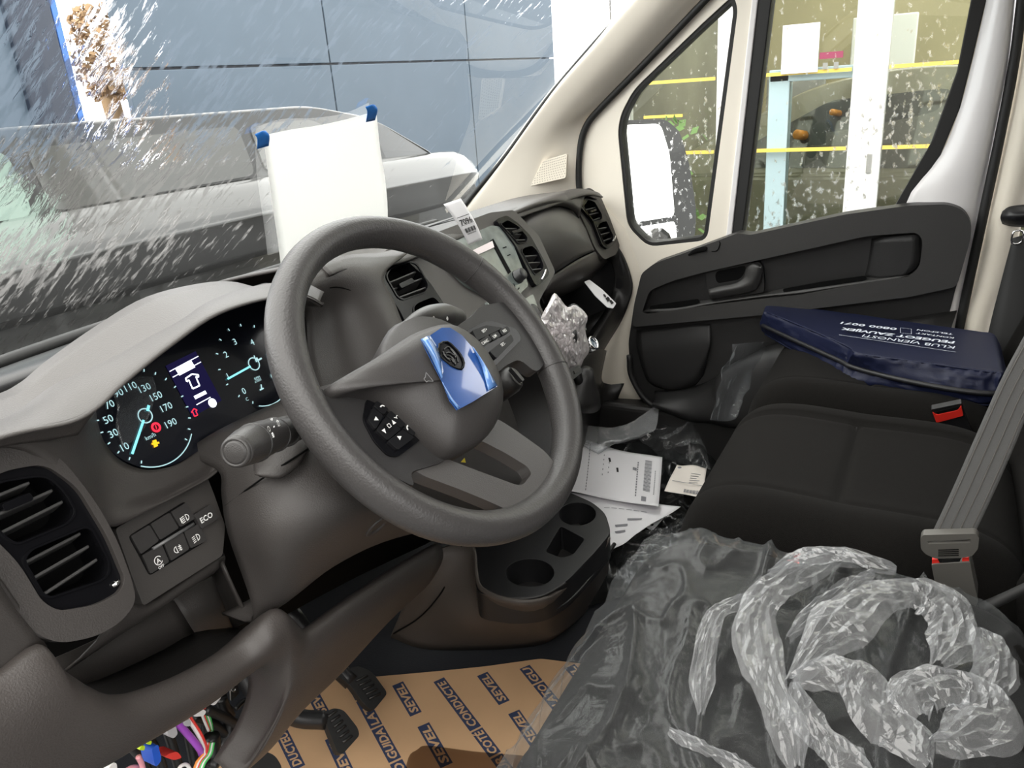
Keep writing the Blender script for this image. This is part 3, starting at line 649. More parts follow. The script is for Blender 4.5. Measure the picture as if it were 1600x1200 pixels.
van = [(300, 608), (294, 594), (291, 597), (289, 592), (299, 585), (309, 586), (309, 590), (305, 589), (311, 603)]
P.line([cp(a, b) for a, b in van], 0.0016, nC, True)
P.bar(cp(303, 622), cp(321, 613), 0.0038, nC); P.bar(cp(306, 633), cp(328, 621), 0.0009, nC); P.disc(cp(331, 630), rC, uC, 0.0052)
P.build('display_print', BW, cl)
P = Print(); P.line([cp(a, b) for a, b in ((303, 651), (300, 644), (298, 645), (302, 639), (307, 641), (305, 643), (308, 649))], 0.0012, nC, True); P.build('warning_lamp', RD, cl); P = Print(); P.ring(cp(243, 668), rC, uC, 0.0042, 0.0024); P.bar(cp(242, 665), cp(244, 671), 0.001, nC); P.bar(cp(237, 670), cp(237.5, 667), 0.0012, nC); P.bar(cp(249, 668), cp(249, 665), 0.0012, nC); P.build('warning_lamp', RD, cl)
P = Print(); P.tri([cp(a, b) for a, b in ((237, 689), (243, 687), (246, 697), (240, 700))]); P.bar(cp(236, 694), cp(248, 692), 0.002, nC); P.build('warning_lamp', AM, cl)
# --- left air vent block
LV = PLN(0.165, 0.72, 0.30)
def vent(name, parent, pl, frame, openings, slats, tabs, depth, framemat, insmat, slatmat, bev, lift=0.0, clip=None, rr_=0.012, ro=0.010):
    f = plate(name, rnd(on(pl, frame), rr_), depth, framemat, parent, holes=[rnd(on(pl, o), ro) for o in openings], bev=bev, lift=lift)
    n_ = V(pl[0]).normalized() * -1; 
    for o in openings:
        Q = on(pl, o); c = sum(Q, V()) / len(Q)
        plate('duct', [c + (q - c) * 1.12 for q in Q], 0.004, insmat, f, lift=lift - depth * 0.96, smooth=False)
        # glossy inner rim
        R0 = rnd([c + (q - c) * 1.0 for q in Q], ro); R1 = rnd([c + (q - c) * 0.93 for q in Q], ro)
        plate('vent_rim', R0, 0.006, M['gloss'], f, holes=[R1], bev=0.0015, lift=lift + 0.0015)
    for a, b in slats:
        A = hit(a[0], a[1], pl[0], pl[1]); B = hit(b[0], b[1], pl[0], pl[1]); d = (B - A).normalized(); u_ = n_.cross(d).normalized()
        if u_.z < 0: u_ = -u_
        th = 0.0013; dp = min(depth * 0.8, 0.022)
        vs = []
        for q in (A, B):
            for z_, k in ((-th, lift - 0.004), (th, lift - 0.004), (th * 1.5, lift - 0.004 - dp), (-th * 1.5, lift - 0.004 - dp)):
                vs.append(q + u_ * (z_ - (0.0 if k > lift - 0.01 else 0.006)) + n_ * k)
        bevel(mesh('slat', vs, [(0, 1, 2, 3), (7, 6, 5, 4), (0, 4, 5, 1), (1, 5, 6, 2), (2, 6, 7, 3), (3, 7, 4, 0)], slatmat, f, smooth=False), 0.0006, 1)
    for a, b, wd in tabs:
        A = hit(a[0], a[1], pl[0], pl[1]) + n_ * (lift + 0.002); B = hit(b[0], b[1], pl[0], pl[1]) + n_ * (lift + 0.002)
        d = (B - A).normalized(); u_ = n_.cross(d).normalized()
        q = [A - u_ * wd, B - u_ * wd, B + u_ * wd, A + u_ * wd]
        plate('vent_tab', rnd(q, wd * 0.9), 0.010, framemat, f, bev=0.0015)
    if clip:
        c = hit(clip[0], clip[1], pl[0], pl[1]) + n_ * (lift + 0.001); e = hit(clip[2], clip[3], pl[0], pl[1]) + n_ * (lift + 0.001)
        tube('chrome_clip', [c, (c + e) / 2 + n_ * 0.002, e], 0.0022, M['chrome'], f, 6)
    return f
M['ventplastic'] = pmat('vent_plastic', (0.055, 0.054, 0.053), 0.35, grain=0.2)
vf = plate('vent_housing', rnd(on(LV, [(-110, 765), (-60, 700), (0, 682), (56, 688), (99, 719), (144, 775), (182, 839), (206, 905), (214, 940), (190, 972), (150, 995), (94, 1006), (54, 990), (20, 945), (-20, 880), (-70, 810)]), 0.02), 0.10, D, dash,
           holes=[rnd(on(LV, [(-50, 772), (0, 737), (70, 724), (122, 762), (168, 838), (196, 905), (188, 925), (152, 945), (92, 955), (66, 940), (30, 880), (-20, 830)]), 0.012)], bev=0.010)
vent('air_vent', dash, LV, [(-52, 770), (0, 736), (71, 723), (124, 762), (170, 838), (198, 906), (188, 927), (152, 947), (92, 957), (64, 941), (28, 880), (-22, 831)],
     [[(-45, 778), (0, 750), (79, 739), (110, 769), (127, 800), (113, 818), (30, 853), (10, 840)], [(38, 874), (49, 858), (139, 820), (151, 825), (178, 878), (177, 897), (165, 908), (83, 936), (70, 931)]],
     [[(-20, 783), (56, 752)], [(-2, 806), (92, 764)], [(9, 832), (108, 782)], [(41, 882), (136, 832)], [(54, 907), (149, 852)], [(74, 931), (162, 873)]],
     [((9, 793), (55, 774), 0.0035)], 0.045, M['gloss'], M['void'], M['ventplastic'], 0.003, lift=-0.006, clip=(181, 915, 189, 908))
# --- panel of switches
SW = PLN(0.195, 0.68, 0.30)
sw = plate('switch_panel', rnd(on(SW, [(180, 826), (324, 745), (336, 776), (352, 822), (348, 868), (224, 947), (208, 905)]), 0.004), 0.03, pmat('switch_panel_plastic', (0.046, 0.042, 0.039), 0.45, grain=0.25, gscale=800), dash, bev=0.0025)
nS = V(SW[0]).normalized() * -1; uS = V((0, 0.30, 1)).normalized()
plate('switch_gap', rnd(on(SW, [(200, 838), (288, 783), (300, 803), (310, 815), (321, 846), (233, 900), (217, 869)]), 0.004), 0.004, M['void'], sw, lift=0.0004, smooth=False)
btn = pmat('switch_plastic', (0.034, 0.032, 0.031), 0.42, grain=0.2)
keys = {'blank': [(202, 838), (231, 820.5), (246, 845), (218, 866.5)], 'blank2': [(233, 819), (262.5, 801), (277, 825.5), (248, 844)], 'head': [(265, 800), (288, 785.5), (303, 810), (279.5, 824)], 'aoff': [(220, 868), (250, 850), (262, 878), (233, 897)], 'fog': [(254, 848.5), (283, 832), (293.5, 858), (265, 876.5)], 'level': [(285, 831), (309, 818), (321, 845), (296, 857)]}
ko = {}
for k, q in keys.items(): ko[k] = plate('switch_key', rnd(on(SW, q), 0.002), 0.006, btn, sw, bev=0.0012, lift=0.0028)
ko['eco'] = plate('switch_key', rnd(on(SW, [(298, 805), (324, 789), (336, 811), (310, 827)]), 0.002), 0.006, btn, sw, bev=0.0014, lift=0.0055)
A, B = on(SW, [(236, 858), (300, 819)]); tube('divider_bar', [A + nS * 0.003, B + nS * 0.003], 0.0018, pmat('bar_grey', (0.11, 0.11, 0.11), 0.35), sw, 8, 1)
def sp_(x, y, l=0.0032): return hit(x, y, SW[0], SW[1]) + nS * l
def lampicon(P, x, y, l, flip=False, rays=3, h=0.0042, bars=True):
    c = sp_(x, y, l); s_ = -1 if flip else 1; r = V((s_, 0, 0))
    P.ring(c + r * 0.0012, r, uS, h * 0.75, 0.0008, 12, -90, 90); P.bar(c + r * 0.0012 + uS * h * 0.75, c + r * 0.0012 - uS * h * 0.75, 0.0008, nS)
    P.bar(c + r * 0.0005 + uS * h * .75, c + r * 0.0014 + uS * h * .75, 0.0008, nS); P.bar(c + r * 0.0005 - uS * h * .75, c + r * 0.0014 - uS * h * .75, 0.0008, nS)
    for i in range(rays):
        z = (i - (rays - 1) / 2) * 0.0019; P.bar(c - r * 0.0008 + uS * z, c - r * 0.0045 + uS * (z - 0.0006), 0.0008, nS)
    return c
P = Print(); P.word('ECO', sp_(317, 809, 0.006), rC, uS, 0.0058, bold=0.02); P.build('key_print', M['mark'], ko['eco'])
P = Print(); c = lampicon(P, 286.5, 810, 0.0032, False, 4); P.bar(c + V((-0.0052, 0, 0)) + uS * .003, c + V((-0.0052, 0, 0)) - uS * .003, 0.0012, nS); P.build('key_print', M['mark'], ko['head'])
P = Print(); c = lampicon(P, 275, 858, 0.0032, True, 3); P.bar(c + V((0.003, 0, 0)) + uS * .0034, c + V((0.003, 0, 0)) - uS * .0034, 0.0008, nS); P.build('key_print', M['mark'], ko['fog'])
P = Print(); lampicon(P, 303.5, 841, 0.0032, False, 4); P.build('key_print', M['mark'], ko['level'])
P = Print(); c = sp_(244.5, 876); P.ring(c, rC, uS, 0.0042, 0.0008, 18, 30, 330); P.word('A', c, rC, uS, 0.0046, bold=0.02); P.word('OFF', c - uS * 0.0068, rC, uS, 0.0028, bold=0.02); P.build('key_print', M['mark'], ko['aoff'])
# --- open pocket under the switches
pk = pmat('pocket_plastic', (0.046, 0.041, 0.038), 0.5, grain=0.3)
sheet('pocket_soffit', ys([[(205, 900), (226, 944), (290, 905), (349, 866)], [(150, 1000), (228, 960), (290, 918), (349, 878)], [(95, 1050), (230, 958), (290, 918), (336, 893)]], [0.205, 0.205, 0.27]), pk, dash, 0.003, 3, 2)
sheet('pocket_back', ys([[(60, 1040), (150, 1000), (232, 956), (272, 938)], [(70, 1090), (160, 1060), (250, 1018), (304, 989)]], [0.27, 0.262]), pk, dash, 0.003, 3, 1)
sheet('pocket_back', ys([[(270, 939), (300, 916), (334, 893)], [(303, 989), (335, 985), (367, 978)]], [0.285, 0.278]), pk, dash, 0.003, 3, 1)
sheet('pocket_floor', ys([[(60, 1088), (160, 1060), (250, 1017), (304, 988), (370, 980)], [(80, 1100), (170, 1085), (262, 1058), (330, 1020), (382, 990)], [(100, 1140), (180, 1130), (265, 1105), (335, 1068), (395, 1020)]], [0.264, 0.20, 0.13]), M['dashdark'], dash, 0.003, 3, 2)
sheet('pocket_cheek', ys([[(333, 893), (341, 889), (349, 876)], [(352, 940), (362, 932), (368, 920)], [(367, 979), (378, 976), (392, 968)]], [[0.27, 0.22, 0.19], [0.262, 0.22, 0.185], [0.255, 0.21, 0.18]]), D, dash, 0.003, 3, 2)
sheet('pocket_cheek', ys([[(-90, 805), (-10, 890), (40, 960), (74, 1010)], [(-90, 860), (-10, 930), (44, 985), (80, 1030)], [(-90, 1010), (0, 1000), (60, 1020), (110, 1060)]], [0.16, 0.175, 0.25]), D, dash, 0.003, 3, 2)
sheet('end_panel', ys([[(-100, 800), (-20, 880), (20, 945), (72, 1009)], [(-100, 900), (-40, 950), (5, 990), (40, 1034)], [(-100, 1110), (-60, 1088), (-20, 1070), (4, 1058)]], [0.15, 0.15, 0.15]), D, dash, 0.003, 3, 2)
# --- rolled lower edge and knee panel, open on the left where the fuse box cover is off
lowm = pmat('lower_dash_plastic', (0.044, 0.038, 0.035), 0.48, grain=0.4, gscale=600, var=0.05)
T = [(-100, 1112), (-40, 1084), (2, 1061), (72, 1011), (101, 1046), (180, 1090), (262, 1071), (330, 1038), (375, 1008), (400, 985)]
Bo = [(-100, 1330), (-20, 1290), (40, 1260), (110, 1226), (169, 1196), (222, 1164), (281, 1129), (332, 1096)]
def up_(P_, dz, dy): return [p + V((0, dy, dz)) for p in P_]
T = T[:8]
T2 = T + [(375, 1008), (408, 980), (430, 960), (446, 954), (464, 966), (484, 986), (502, 978), (545, 945), (600, 907), (640, 880), (690, 850)]
B2 = Bo + [(376, 1062), (408, 1044), (428, 1068), (428, 1106), (408, 1158), (375, 1210), (415, 1178), (464, 1118), (527, 1057), (600, 977), (655, 925)]
t2 = [atY(x, y, q) for (x, y), q in zip(T2, [.135] * 8 + [.132, .12, .115, .113, .113, .115, .118, .13, .15, .17, .20])]
b2 = [atY(x, y, q) for (x, y), q in zip(B2, [.135] * 8 + [.135, .13, .135, .14, .15, .16, .165, .17, .185, .21, .23])]
sheet('lower_panel', [up_(t2, -0.03, 0.05), up_(t2, 0.0, 0.010), [a * .8 + b * .2 + V((0, -0.012, 0)) for a, b in zip(t2, b2)], [a * .4 + b * .6 + V((0, -0.014, 0)) for a, b in zip(t2, b2)], b2, up_(b2, 0.004, 0.04)], lowm, dash, 0.004, 4, 5)
# dark inside behind pockets and under the column
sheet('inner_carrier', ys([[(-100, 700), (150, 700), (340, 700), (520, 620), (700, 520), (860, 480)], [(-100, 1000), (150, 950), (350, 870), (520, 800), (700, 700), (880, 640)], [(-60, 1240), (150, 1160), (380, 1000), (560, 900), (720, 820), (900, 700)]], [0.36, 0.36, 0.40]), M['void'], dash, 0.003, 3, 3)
# --- swept panel right of the instruments
sheet('swept_panel', ys([[(470, 440), (505, 412), (545, 398), (590, 396), (640, 392)], [(468, 462), (508, 438), (545, 425), (578, 424), (600, 430)], [(480, 500), (520, 480), (556, 470), (588, 462), (616, 470)], [(482, 560), (530, 530), (572, 510), (606, 505), (632, 510)], [(500, 640), (550, 600), (595, 575), (630, 560), (660, 555)]],
      [[.26, .27, .275, .275, .27], [.25, .255, .252, .247, .245], [.26, .262, .245, .235, .23], [.25, .25, .23, .215, .21], [.22, .22, .20, .19, .19]]), D, dash, 0.004, 4, 4)
P = Print(); q = [(499, 452), (530, 449), (560, 460), (590, 485), (612, 520), (632, 556)]
tube('panel_seam', [atY(x, y, yy - 0.002) for (x, y), yy in zip(q, [.262, .256, .248, .238, .226, .205])], 0.0011, M['void'], dash, 5)
# --- centre stack
CS = PLN(0.22, 0.70, 0.65); CSv = PLN(0.208, 0.70, 0.65)
VL = [(586, 416), (612, 402), (633, 408), (669, 440), (702, 489), (641, 513), (624, 480), (588, 433)]; VR = [(776, 344), (792, 338), (808, 350), (828, 369), (851, 412), (857, 428), (847, 440), (838, 445), (821, 412), (808, 386), (791, 362)]
cs = plate('centre_stack', rnd(on(CS, [(573, 414), (604, 390), (640, 380), (690, 360), (766, 332), (803, 328), (842, 368), (868, 425), (850, 456), (842, 472), (856, 505), (878, 548), (840, 566), (760, 566), (690, 556), (632, 526), (612, 490), (578, 440)]), 0.010), 0.09, D, dash, holes=[rnd(on(CS, VL), 0.008), rnd(on(CS, VR), 0.006)], bev=0.004)
vent('air_vent', dash, CSv, [(584, 414), (612, 399), (634, 406), (670, 438), (704, 490), (640, 516), (622, 480), (586, 433)],
     [[(601, 432), (609, 418), (640, 408), (652, 412), (671, 446), (667, 457), (629, 470), (620, 465)], [(644, 481), (650, 474), (677, 463), (689, 475), (698, 490), (648, 502)]],
     [[(607, 441), (655, 421)], [(613, 451), (662, 433)], [(622, 464), (668, 447)], [(648, 493), (696, 474)]], [((624, 448), (645, 438), 0.004)], 0.03, M['gloss'], M['void'], M['ventplastic'], 0.003, rr_=0.010, ro=0.008)
vent('air_vent', dash, CSv, [(774, 343), (792, 336), (809, 348), (829, 368), (853, 412), (859, 428), (848, 441), (837, 447), (820, 412), (807, 386), (790, 362)],
     [[(780, 349), (792, 343), (809, 353), (825, 372), (824, 379), (810, 382), (799, 369)], [(813, 391), (818, 386), (831, 383), (841, 394), (850, 416), (848, 423), (836, 431), (831, 424)]],
     [[(786, 355), (810, 355)], [(793, 364), (817, 364)], [(801, 373), (824, 373)], [(818, 399), (842, 397)], [(823, 409), (847, 408)], [(829, 420), (849, 418)]], [((800, 364), (816, 359), 0.003)], 0.03, M['gloss'], M['void'], M['ventplastic'], 0.0025, rr_=0.010, ro=0.007, clip=(846, 437, 852, 422))
# heater panel below the radio with its dials
HP = PLN(0.212, 0.70, 0.65)
hp_ = plate('heater_panel', rnd(on(HP, [(760, 470), (808, 474), (833, 459), (846, 496), (862, 540), (830, 560), (790, 520)]), 0.005), 0.02, M['radiolt'], dash, bev=0.002)
nH = V(CS[0]).normalized() * -1
for x, y, r in ((826, 494, 0.018), (842, 508, 0.010)):
    c = hit(x, y, HP[0], HP[1])
    kb = lathe('heater_dial', c, nH, [(r, 0), (r * 1.02, 0.006), (r * 0.9, 0.018), (r * 0.6, 0.02), (0, 0.02)], M['black'], hp_, 24)
    lathe('dial_ring', c, nH, [(r * 1.15, 0), (r * 1.15, 0.004), (r * 1.02, 0.006), (r * 1.02, 0)], M['chrome'], hp_, 24)
# --- glovebox side of the dashboard
GR = [[(778, 338), (800, 326), (838, 311), (880, 300), (902, 297), (916, 299)], [(788, 338), (806, 331), (836, 319), (868, 312), (894, 316), (908, 326)], [(800, 350), (812, 344), (838, 330), (866, 322), (891, 327), (905, 342)]]
sheet('glovebox_surround', ys(GR, [[.34] * 6, [.315] * 6, [.325] * 6]), D, dash, 0.004, 4, 4)
GL = [[(800, 342), (835, 327), (865, 321), (893, 327), (913, 347)], [(815, 360), (845, 344), (872, 339), (897, 346), (918, 364)], [(838, 392), (862, 379), (886, 369), (907, 370), (924, 380)], [(860, 430), (881, 417), (902, 404), (916, 397), (929, 391)]]
gl = sheet('glovebox_lid', ys(GL, [[.34, .335, .335, .335, .335], [.305, .30, .30, .305, .31], [.285, .28, .28, .285, .295], [.285, .28, .28, .285, .295]]), pmat('glovebox_plastic', (0.048, 0.045, 0.042), 0.45, grain=0.3, gscale=700), dash, 0.004, 5, 5)
sheet('glovebox_lower', ys([[(861, 432), (882, 419), (903, 406), (917, 399), (930, 393)], [(856, 448), (880, 437), (904, 424), (922, 412), (936, 400)], [(846, 462), (876, 456), (904, 440), (926, 424), (946, 404)], [(850, 475), (880, 462), (910, 447), (930, 430), (950, 408)]], [[.287, .282, .282, .287, .297], [.285, .28, .28, .285, .30], [.30, .30, .30, .30, .315], [.36, .36, .36, .36, .36]]), D, dash, 0.004, 5, 4)
sheet('glovebox_back', ys([[(790, 350), (840, 335), (900, 320), (945, 330)], [(840, 420), (870, 410), (910, 390), (955, 380)], [(845, 480), (880, 460), (920, 440), (955, 400)]], [0.39, 0.35, 0.38]), M['black'], dash, 0.003, 3, 3)
# end block with the right hand vent
EV = PLN(0.315, 0.70, 0.35)
plate('vent_housing', rnd(on(EV, [(897, 300), (922, 293), (938, 305), (958, 352), (969, 384), (962, 398), (944, 406), (930, 388), (914, 350), (900, 322)]), 0.014), 0.10, D, dash, holes=[rnd(on(EV, [(909, 320), (918, 308), (932, 313), (948, 341), (959, 368), (961, 376), (950, 387), (942, 381), (928, 346), (911, 325)]), 0.006)], bev=0.004)
EW = PLN(0.307, 0.70, 0.35)
vent('air_vent', dash, EW, [(907, 319), (917, 306), (933, 311), (949, 340), (961, 368), (963, 377), (950, 389), (941, 383), (927, 346), (909, 325)],
     [[(910, 322), (918, 311), (929, 315), (941, 336), (941, 343), (928, 348), (914, 328)], [(932, 353), (937, 347), (947, 344), (959, 370), (957, 379), (948, 384), (943, 380)]],
     [[(914, 327), (934, 323)], [(920, 335), (939, 331)], [(926, 344), (941, 339)], [(935, 357), (952, 354)], [(939, 366), (955, 362)], [(943, 376), (958, 371)]], [((922, 331), (931, 328), 0.0025)], 0.03, M['gloss'], M['void'], M['ventplastic'], 0.0025, rr_=0.008, ro=0.006, clip=(957, 377, 961, 369))
# open shelf below: rim band and dark hollow
sheet('shelf_rim', ys([[(958, 372), (972, 396), (985, 430), (987, 458), (972, 500), (945, 545), (915, 600), (905, 640)], [(960, 385), (968, 402), (976, 432), (974, 460), (960, 496), (935, 540), (905, 590), (890, 630)], [(955, 396), (962, 408), (967, 432), (964, 456), (952, 488), (926, 528), (896, 575), (880, 610)], [(945, 400), (955, 412), (960, 434), (956, 456), (945, 485), (920, 520), (890, 565), (870, 600)]],
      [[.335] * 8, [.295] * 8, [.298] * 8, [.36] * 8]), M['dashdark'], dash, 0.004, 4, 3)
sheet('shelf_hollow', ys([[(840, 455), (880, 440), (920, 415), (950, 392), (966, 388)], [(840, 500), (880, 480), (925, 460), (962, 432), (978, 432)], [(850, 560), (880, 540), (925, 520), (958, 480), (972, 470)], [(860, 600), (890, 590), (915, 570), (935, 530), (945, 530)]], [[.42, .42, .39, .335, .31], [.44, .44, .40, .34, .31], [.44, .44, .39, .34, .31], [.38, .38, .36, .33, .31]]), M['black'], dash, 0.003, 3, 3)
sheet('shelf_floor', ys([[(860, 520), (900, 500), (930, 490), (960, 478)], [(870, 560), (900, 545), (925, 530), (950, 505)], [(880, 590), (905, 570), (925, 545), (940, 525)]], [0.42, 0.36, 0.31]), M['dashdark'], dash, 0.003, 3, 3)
# lower centre: gear tunnel front, key panel
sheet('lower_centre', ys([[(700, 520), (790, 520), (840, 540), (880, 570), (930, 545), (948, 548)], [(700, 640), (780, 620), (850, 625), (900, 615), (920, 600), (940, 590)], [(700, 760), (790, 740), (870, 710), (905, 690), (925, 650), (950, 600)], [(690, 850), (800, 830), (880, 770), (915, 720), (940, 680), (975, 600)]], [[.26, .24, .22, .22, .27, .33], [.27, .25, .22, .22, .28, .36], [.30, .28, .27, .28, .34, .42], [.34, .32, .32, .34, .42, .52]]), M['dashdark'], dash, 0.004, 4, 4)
KP = PLN(0.20, 0.62, 0.65)
kp = plate('key_strip', rnd(on(KP, [(862, 590), (905, 570), (912, 580), (884, 602), (866, 606)]), 0.003), 0.02, M['black'], dash, bev=0.002)
for i in range(4): 
    x = 868 + i * 9; y = 592 - i * 4
    plate('small_key', rnd(on(KP, [(x, y), (x + 7, y - 3), (x + 9, y + 2), (x + 2, y + 5)]), 0.0015), 0.006, M['dashdark'], kp, bev=0.001, lift=0.003)
c = hit(927, 536, *PLN(0.24, 0.60, 0.65)); rg_ = lathe('socket_ring', c, nH, [(0.016, -0.02), (0.0165, 0.002), (0.0135, 0.004), (0.012, 0.0), (0.011, -0.02)], M['chrome'], dash, 24)
lathe('socket_cap', c, nH, [(0.0115, -0.02), (0.0115, -0.002), (0, 0)], pmat('socket_blue', (0.12, 0.17, 0.22), 0.3), rg_, 20)
# ================================================================ things fitted in or lying on the dashboard
RP = PLN(0.212, 0.70, 0.65)
rad = thing('car_radio', 'grey green car radio under cloudy protective film in the centre stack', 'radio', hit(760, 410, *RP))
fp = plate('faceplate', rnd(on(RP, [(684, 391), (704, 380), (768, 352), (781, 354), (799, 374), (817, 420), (826, 446), (803, 468), (780, 472), (730, 445), (700, 415)]), 0.006), 0.012, M['radio'], rad, bev=0.002)
nR = V(RP[0]).normalized() * -1; uR = V((0, 0.65, 1)).normalized()
plate('screen', rnd(on(RP, [(726, 400), (770, 379), (794, 428), (778, 437), (742, 420)]), 0.002), 0.003, M['radiolt'], rad, lift=0.0015, smooth=False)
plate('screen_sticker', on(RP, [(734, 394), (767, 378), (770, 388), (739, 402)]), 0.001, pmat('pale_pink_paper', (0.78, 0.70, 0.70), 0.7), rad, lift=0.004, smooth=False)
plate('screen_edge', on(RP, [(765, 377), (769, 374), (797, 426), (793, 429)]), 0.002, M['void'], rad, lift=0.003, smooth=False)
P = Print()
for q in ([(785, 388), (791, 386)], [(792, 400), (797, 398)], [(802, 443), (805, 451)], [(798, 457), (802, 455)], [(803, 455), (806, 453)], [(808, 453), (811, 450)], [(792, 448), (796, 456)]): P.bar(hit(*q[0], *RP) + nR * .001, hit(*q[1], *RP) + nR * .001, 0.0022, nR)
P.build('key_mark', M['void'], rad)['kind'] = 'stuff'
c = hit(808, 433, *RP); lathe('knob', c, nR, [(0.0135, 0), (0.0135, 0.003), (0.012, 0.004), (0.0115, 0.015), (0.010, 0.017), (0, 0.0172)], M['black'], rad, 28)
# tag 7096 stuck upright on the radio brow
TG = PLN(0.262, 0.84, 0.15)
tq = on(TG, [(693, 319), (720, 310), (754, 374), (732, 383)])
tg = thing('inventory_tag', 'narrow white paper tag reading 7096 standing on top of the radio', 'tag', tq[3])
nT = newell(tq); nT = nT if nT.dot(CAM - tq[0]) > 0 else -nT
def bil(q, u, v): return q[0].lerp(q[1], u).lerp(q[3].lerp(q[2], u), v)
sheet('tag_paper', [[bil(tq, u, v) + nT * (0.004 * math.sin(v * 3.1)) for u in (0, .5, 1)] for v in (0, .25, .5, .75, 1)], M['paper'], tg, 0.0004, 3, 4)
def tgp(u, v): return bil(tq, u, v) + nT * (0.004 * math.sin(v * 3.1) + 0.0009)
P = Print(); rT = tq[1] - tq[0]; uT = tq[0] - tq[3]
P.word('7096', tgp(.5, .475), rT, uT, 0.0115, bold=0.02, width=rT.length * 0.70)
for i in range(14): 
    wd = [0.0016, 0.0008, 0.0012, 0.0022][i * 7 % 4]; P.bar(tgp(.2 + i * .046, .63), tgp(.2 + i * .046, .73), wd, nT)

for k in range(9): P.bar(tgp(.22 + k * .065, .765), tgp(.25 + k * .065, .765), 0.0022, nT)
P.bar(tgp(.12, .36), tgp(.88, .36), 0.0010, nT); P.bar(tgp(.1, .55), tgp(.9, .55), 0.0006, nT)
P.build('tag_print', M['ink'], tg)
# airbag sticker hanging over the shelf rim
st = [(913, 440), (921, 437), (941, 452), (963, 474), (958, 482), (949, 480), (930, 462)]
sp3 = on(PLN(0.30, 0.60, 0.8), st)
ab = thing('airbag_sticker', 'white curved sticker with two small black figures over the shelf by the glovebox', 'sticker', sp3[0])
plate('sticker_sheet', rnd(sp3, 0.004), 0.0012, M['paper'], ab, smooth=False)
AP = PLN(0.298, 0.60, 0.8); P = Print(); nA = V(AP[0]).normalized() * -1
for x, y, k in ((948, 466, 1.0), (954, 470, 0.9)):
    c = hit(x, y, *AP); uA = V((0, .8, 1)).normalized(); P.disc(c + uA * 0.008, rC, uA, 0.0052 * k); P.tri([c - rC * .008 - uA * .009, c + rC * .008 - uA * .009, c + rC * .006 + uA * .002, c - rC * .006 + uA * .002])
P.build('sticker_print', M['ink'], ab)
# ================================================================ windscreen paper with tape
def wsp(x, y, off=0.02):
    # meet the bowed pane by stepping along the sight line
    r = ray(x, y); a, b = 0.3, 2.5
    for _ in range(40):
        m_ = (a + b) / 2; p = CAM + r * m_
        if p.y + off > WS(p.x, p.z).y: b = m_
        else: a = m_
    return CAM + r * a
pq = [wsp(412, 216), wsp(588, 175), wsp(608, 345), wsp(440, 412)]
pp = [[(412, 212), (455, 203), (500, 196), (545, 186), (588, 174)], [(418, 262), (460, 255), (505, 248), (550, 241), (594, 232)], [(426, 320), (470, 314), (515, 306), (560, 300), (603, 290)], [(434, 375), (478, 370), (520, 362), (565, 355), (606, 342)], [(441, 430), (485, 425), (525, 418), (570, 412), (604, 400)]]
offs = [0.014, 0.02, 0.026, 0.032, 0.04]
pr = thing('taped_paper', 'blank white sheet of paper taped to the inside of the windscreen', 'paper', wsp(500, 300, 0.03))
sheet('paper_sheet', [[wsp(x, y, o_ + 0.004 * math.sin(i * 1.7 + j)) for i, (x, y) in enumerate(r)] for j, (r, o_) in enumerate(zip(pp, offs))], M['paperthin'], pr, 0.0005, 4, 4)
for q, lb in (([(398, 210), (415, 204), (420, 228), (402, 233)], 'blue tape at the upper left corner of the white windscreen paper'), ([(571, 167), (586, 164), (586, 188), (572, 191)], 'blue tape at the upper right corner of the white windscreen paper')):
    Q = [wsp(x, y, 0.010 if i < 2 else 0.024) for i, (x, y) in enumerate(q)]
    m1 = [Q[0].lerp(Q[3], .35) + V((0, -0.004, 0.0)), Q[1].lerp(Q[2], .35) + V((0, -0.006, 0.0))]
    sheet('masking_tape', [[Q[0], (Q[0] + Q[1]) / 2 + V((0, -0.005, 0.002)), Q[1]], [m1[0], (m1[0] + m1[1]) / 2, m1[1]], [Q[3], (Q[2] + Q[3]) / 2, Q[2]]], M['tape'], None, 0.0006, 3, 3, label=lb, cat='tape', group='blue tape on the windscreen paper')

lf = thing('lens_film', 'clear protective film half peeled from the speedometer glass', 'film', cp(205, 640, .004))
sheet('film_sheet', [[cp(176, 618, .002), cp(205, 592, .003), cp(236, 590, .004)], [cp(180, 640, .004), cp(206, 618, .008), cp(236, 612, .010)], [cp(178, 668, .004), cp(200, 650, .007), cp(232, 630, .012)], [cp(190, 700, .002), cp(205, 690, .003), cp(222, 672, .004)]], M['clear'], lf, 0.0003, 5, 5, to=CAM)
# ================================================================ STEERING COLUMN
colm = thing('steering_column', 'dark grey steering column shroud below the instruments with two stalks', 'steering column', (-0.45, 0.12, 0.70))
shm = pmat('shroud_plastic', (0.044, 0.0395, 0.037), 0.5, grain=0.4, gscale=700, var=0.04)
SH = [[(340, 735), (346, 775), (356, 835), (397, 966)], [(395, 700), (405, 765), (422, 850), (452, 938)], [(470, 662), (480, 745), (500, 830), (522, 885)], [(540, 632), (560, 722), (580, 800), (604, 845)], [(620, 610), (650, 700), (670, 790), (690, 822)], [(700, 600), (740, 680), (756, 750), (760, 800)], [(760, 560), (800, 640), (815, 700), (820, 760)]]
SY = [[.185, .178, .168, .155], [.15, .125, .105, .13], [.125, .085, .07, .115], [.11, .065, .055, .12], [.105, .075, .08, .15], [.13, .12, .14, .2], [.19, .19, .21, .24]]
SHt = [[[SH[c][r] for c in range(7)], [SY[c][r] for c in range(7)]] for r in range(4)]
rows = [[atY(x, y, q) for (x, y), q in zip(a, b)] for a, b in SHt]
rows = [[p + V((0, 0.05, 0.012)) for p in rows[0]]] + rows + [[p + V((0, 0.05, -0.01)) for p in rows[-1]]]
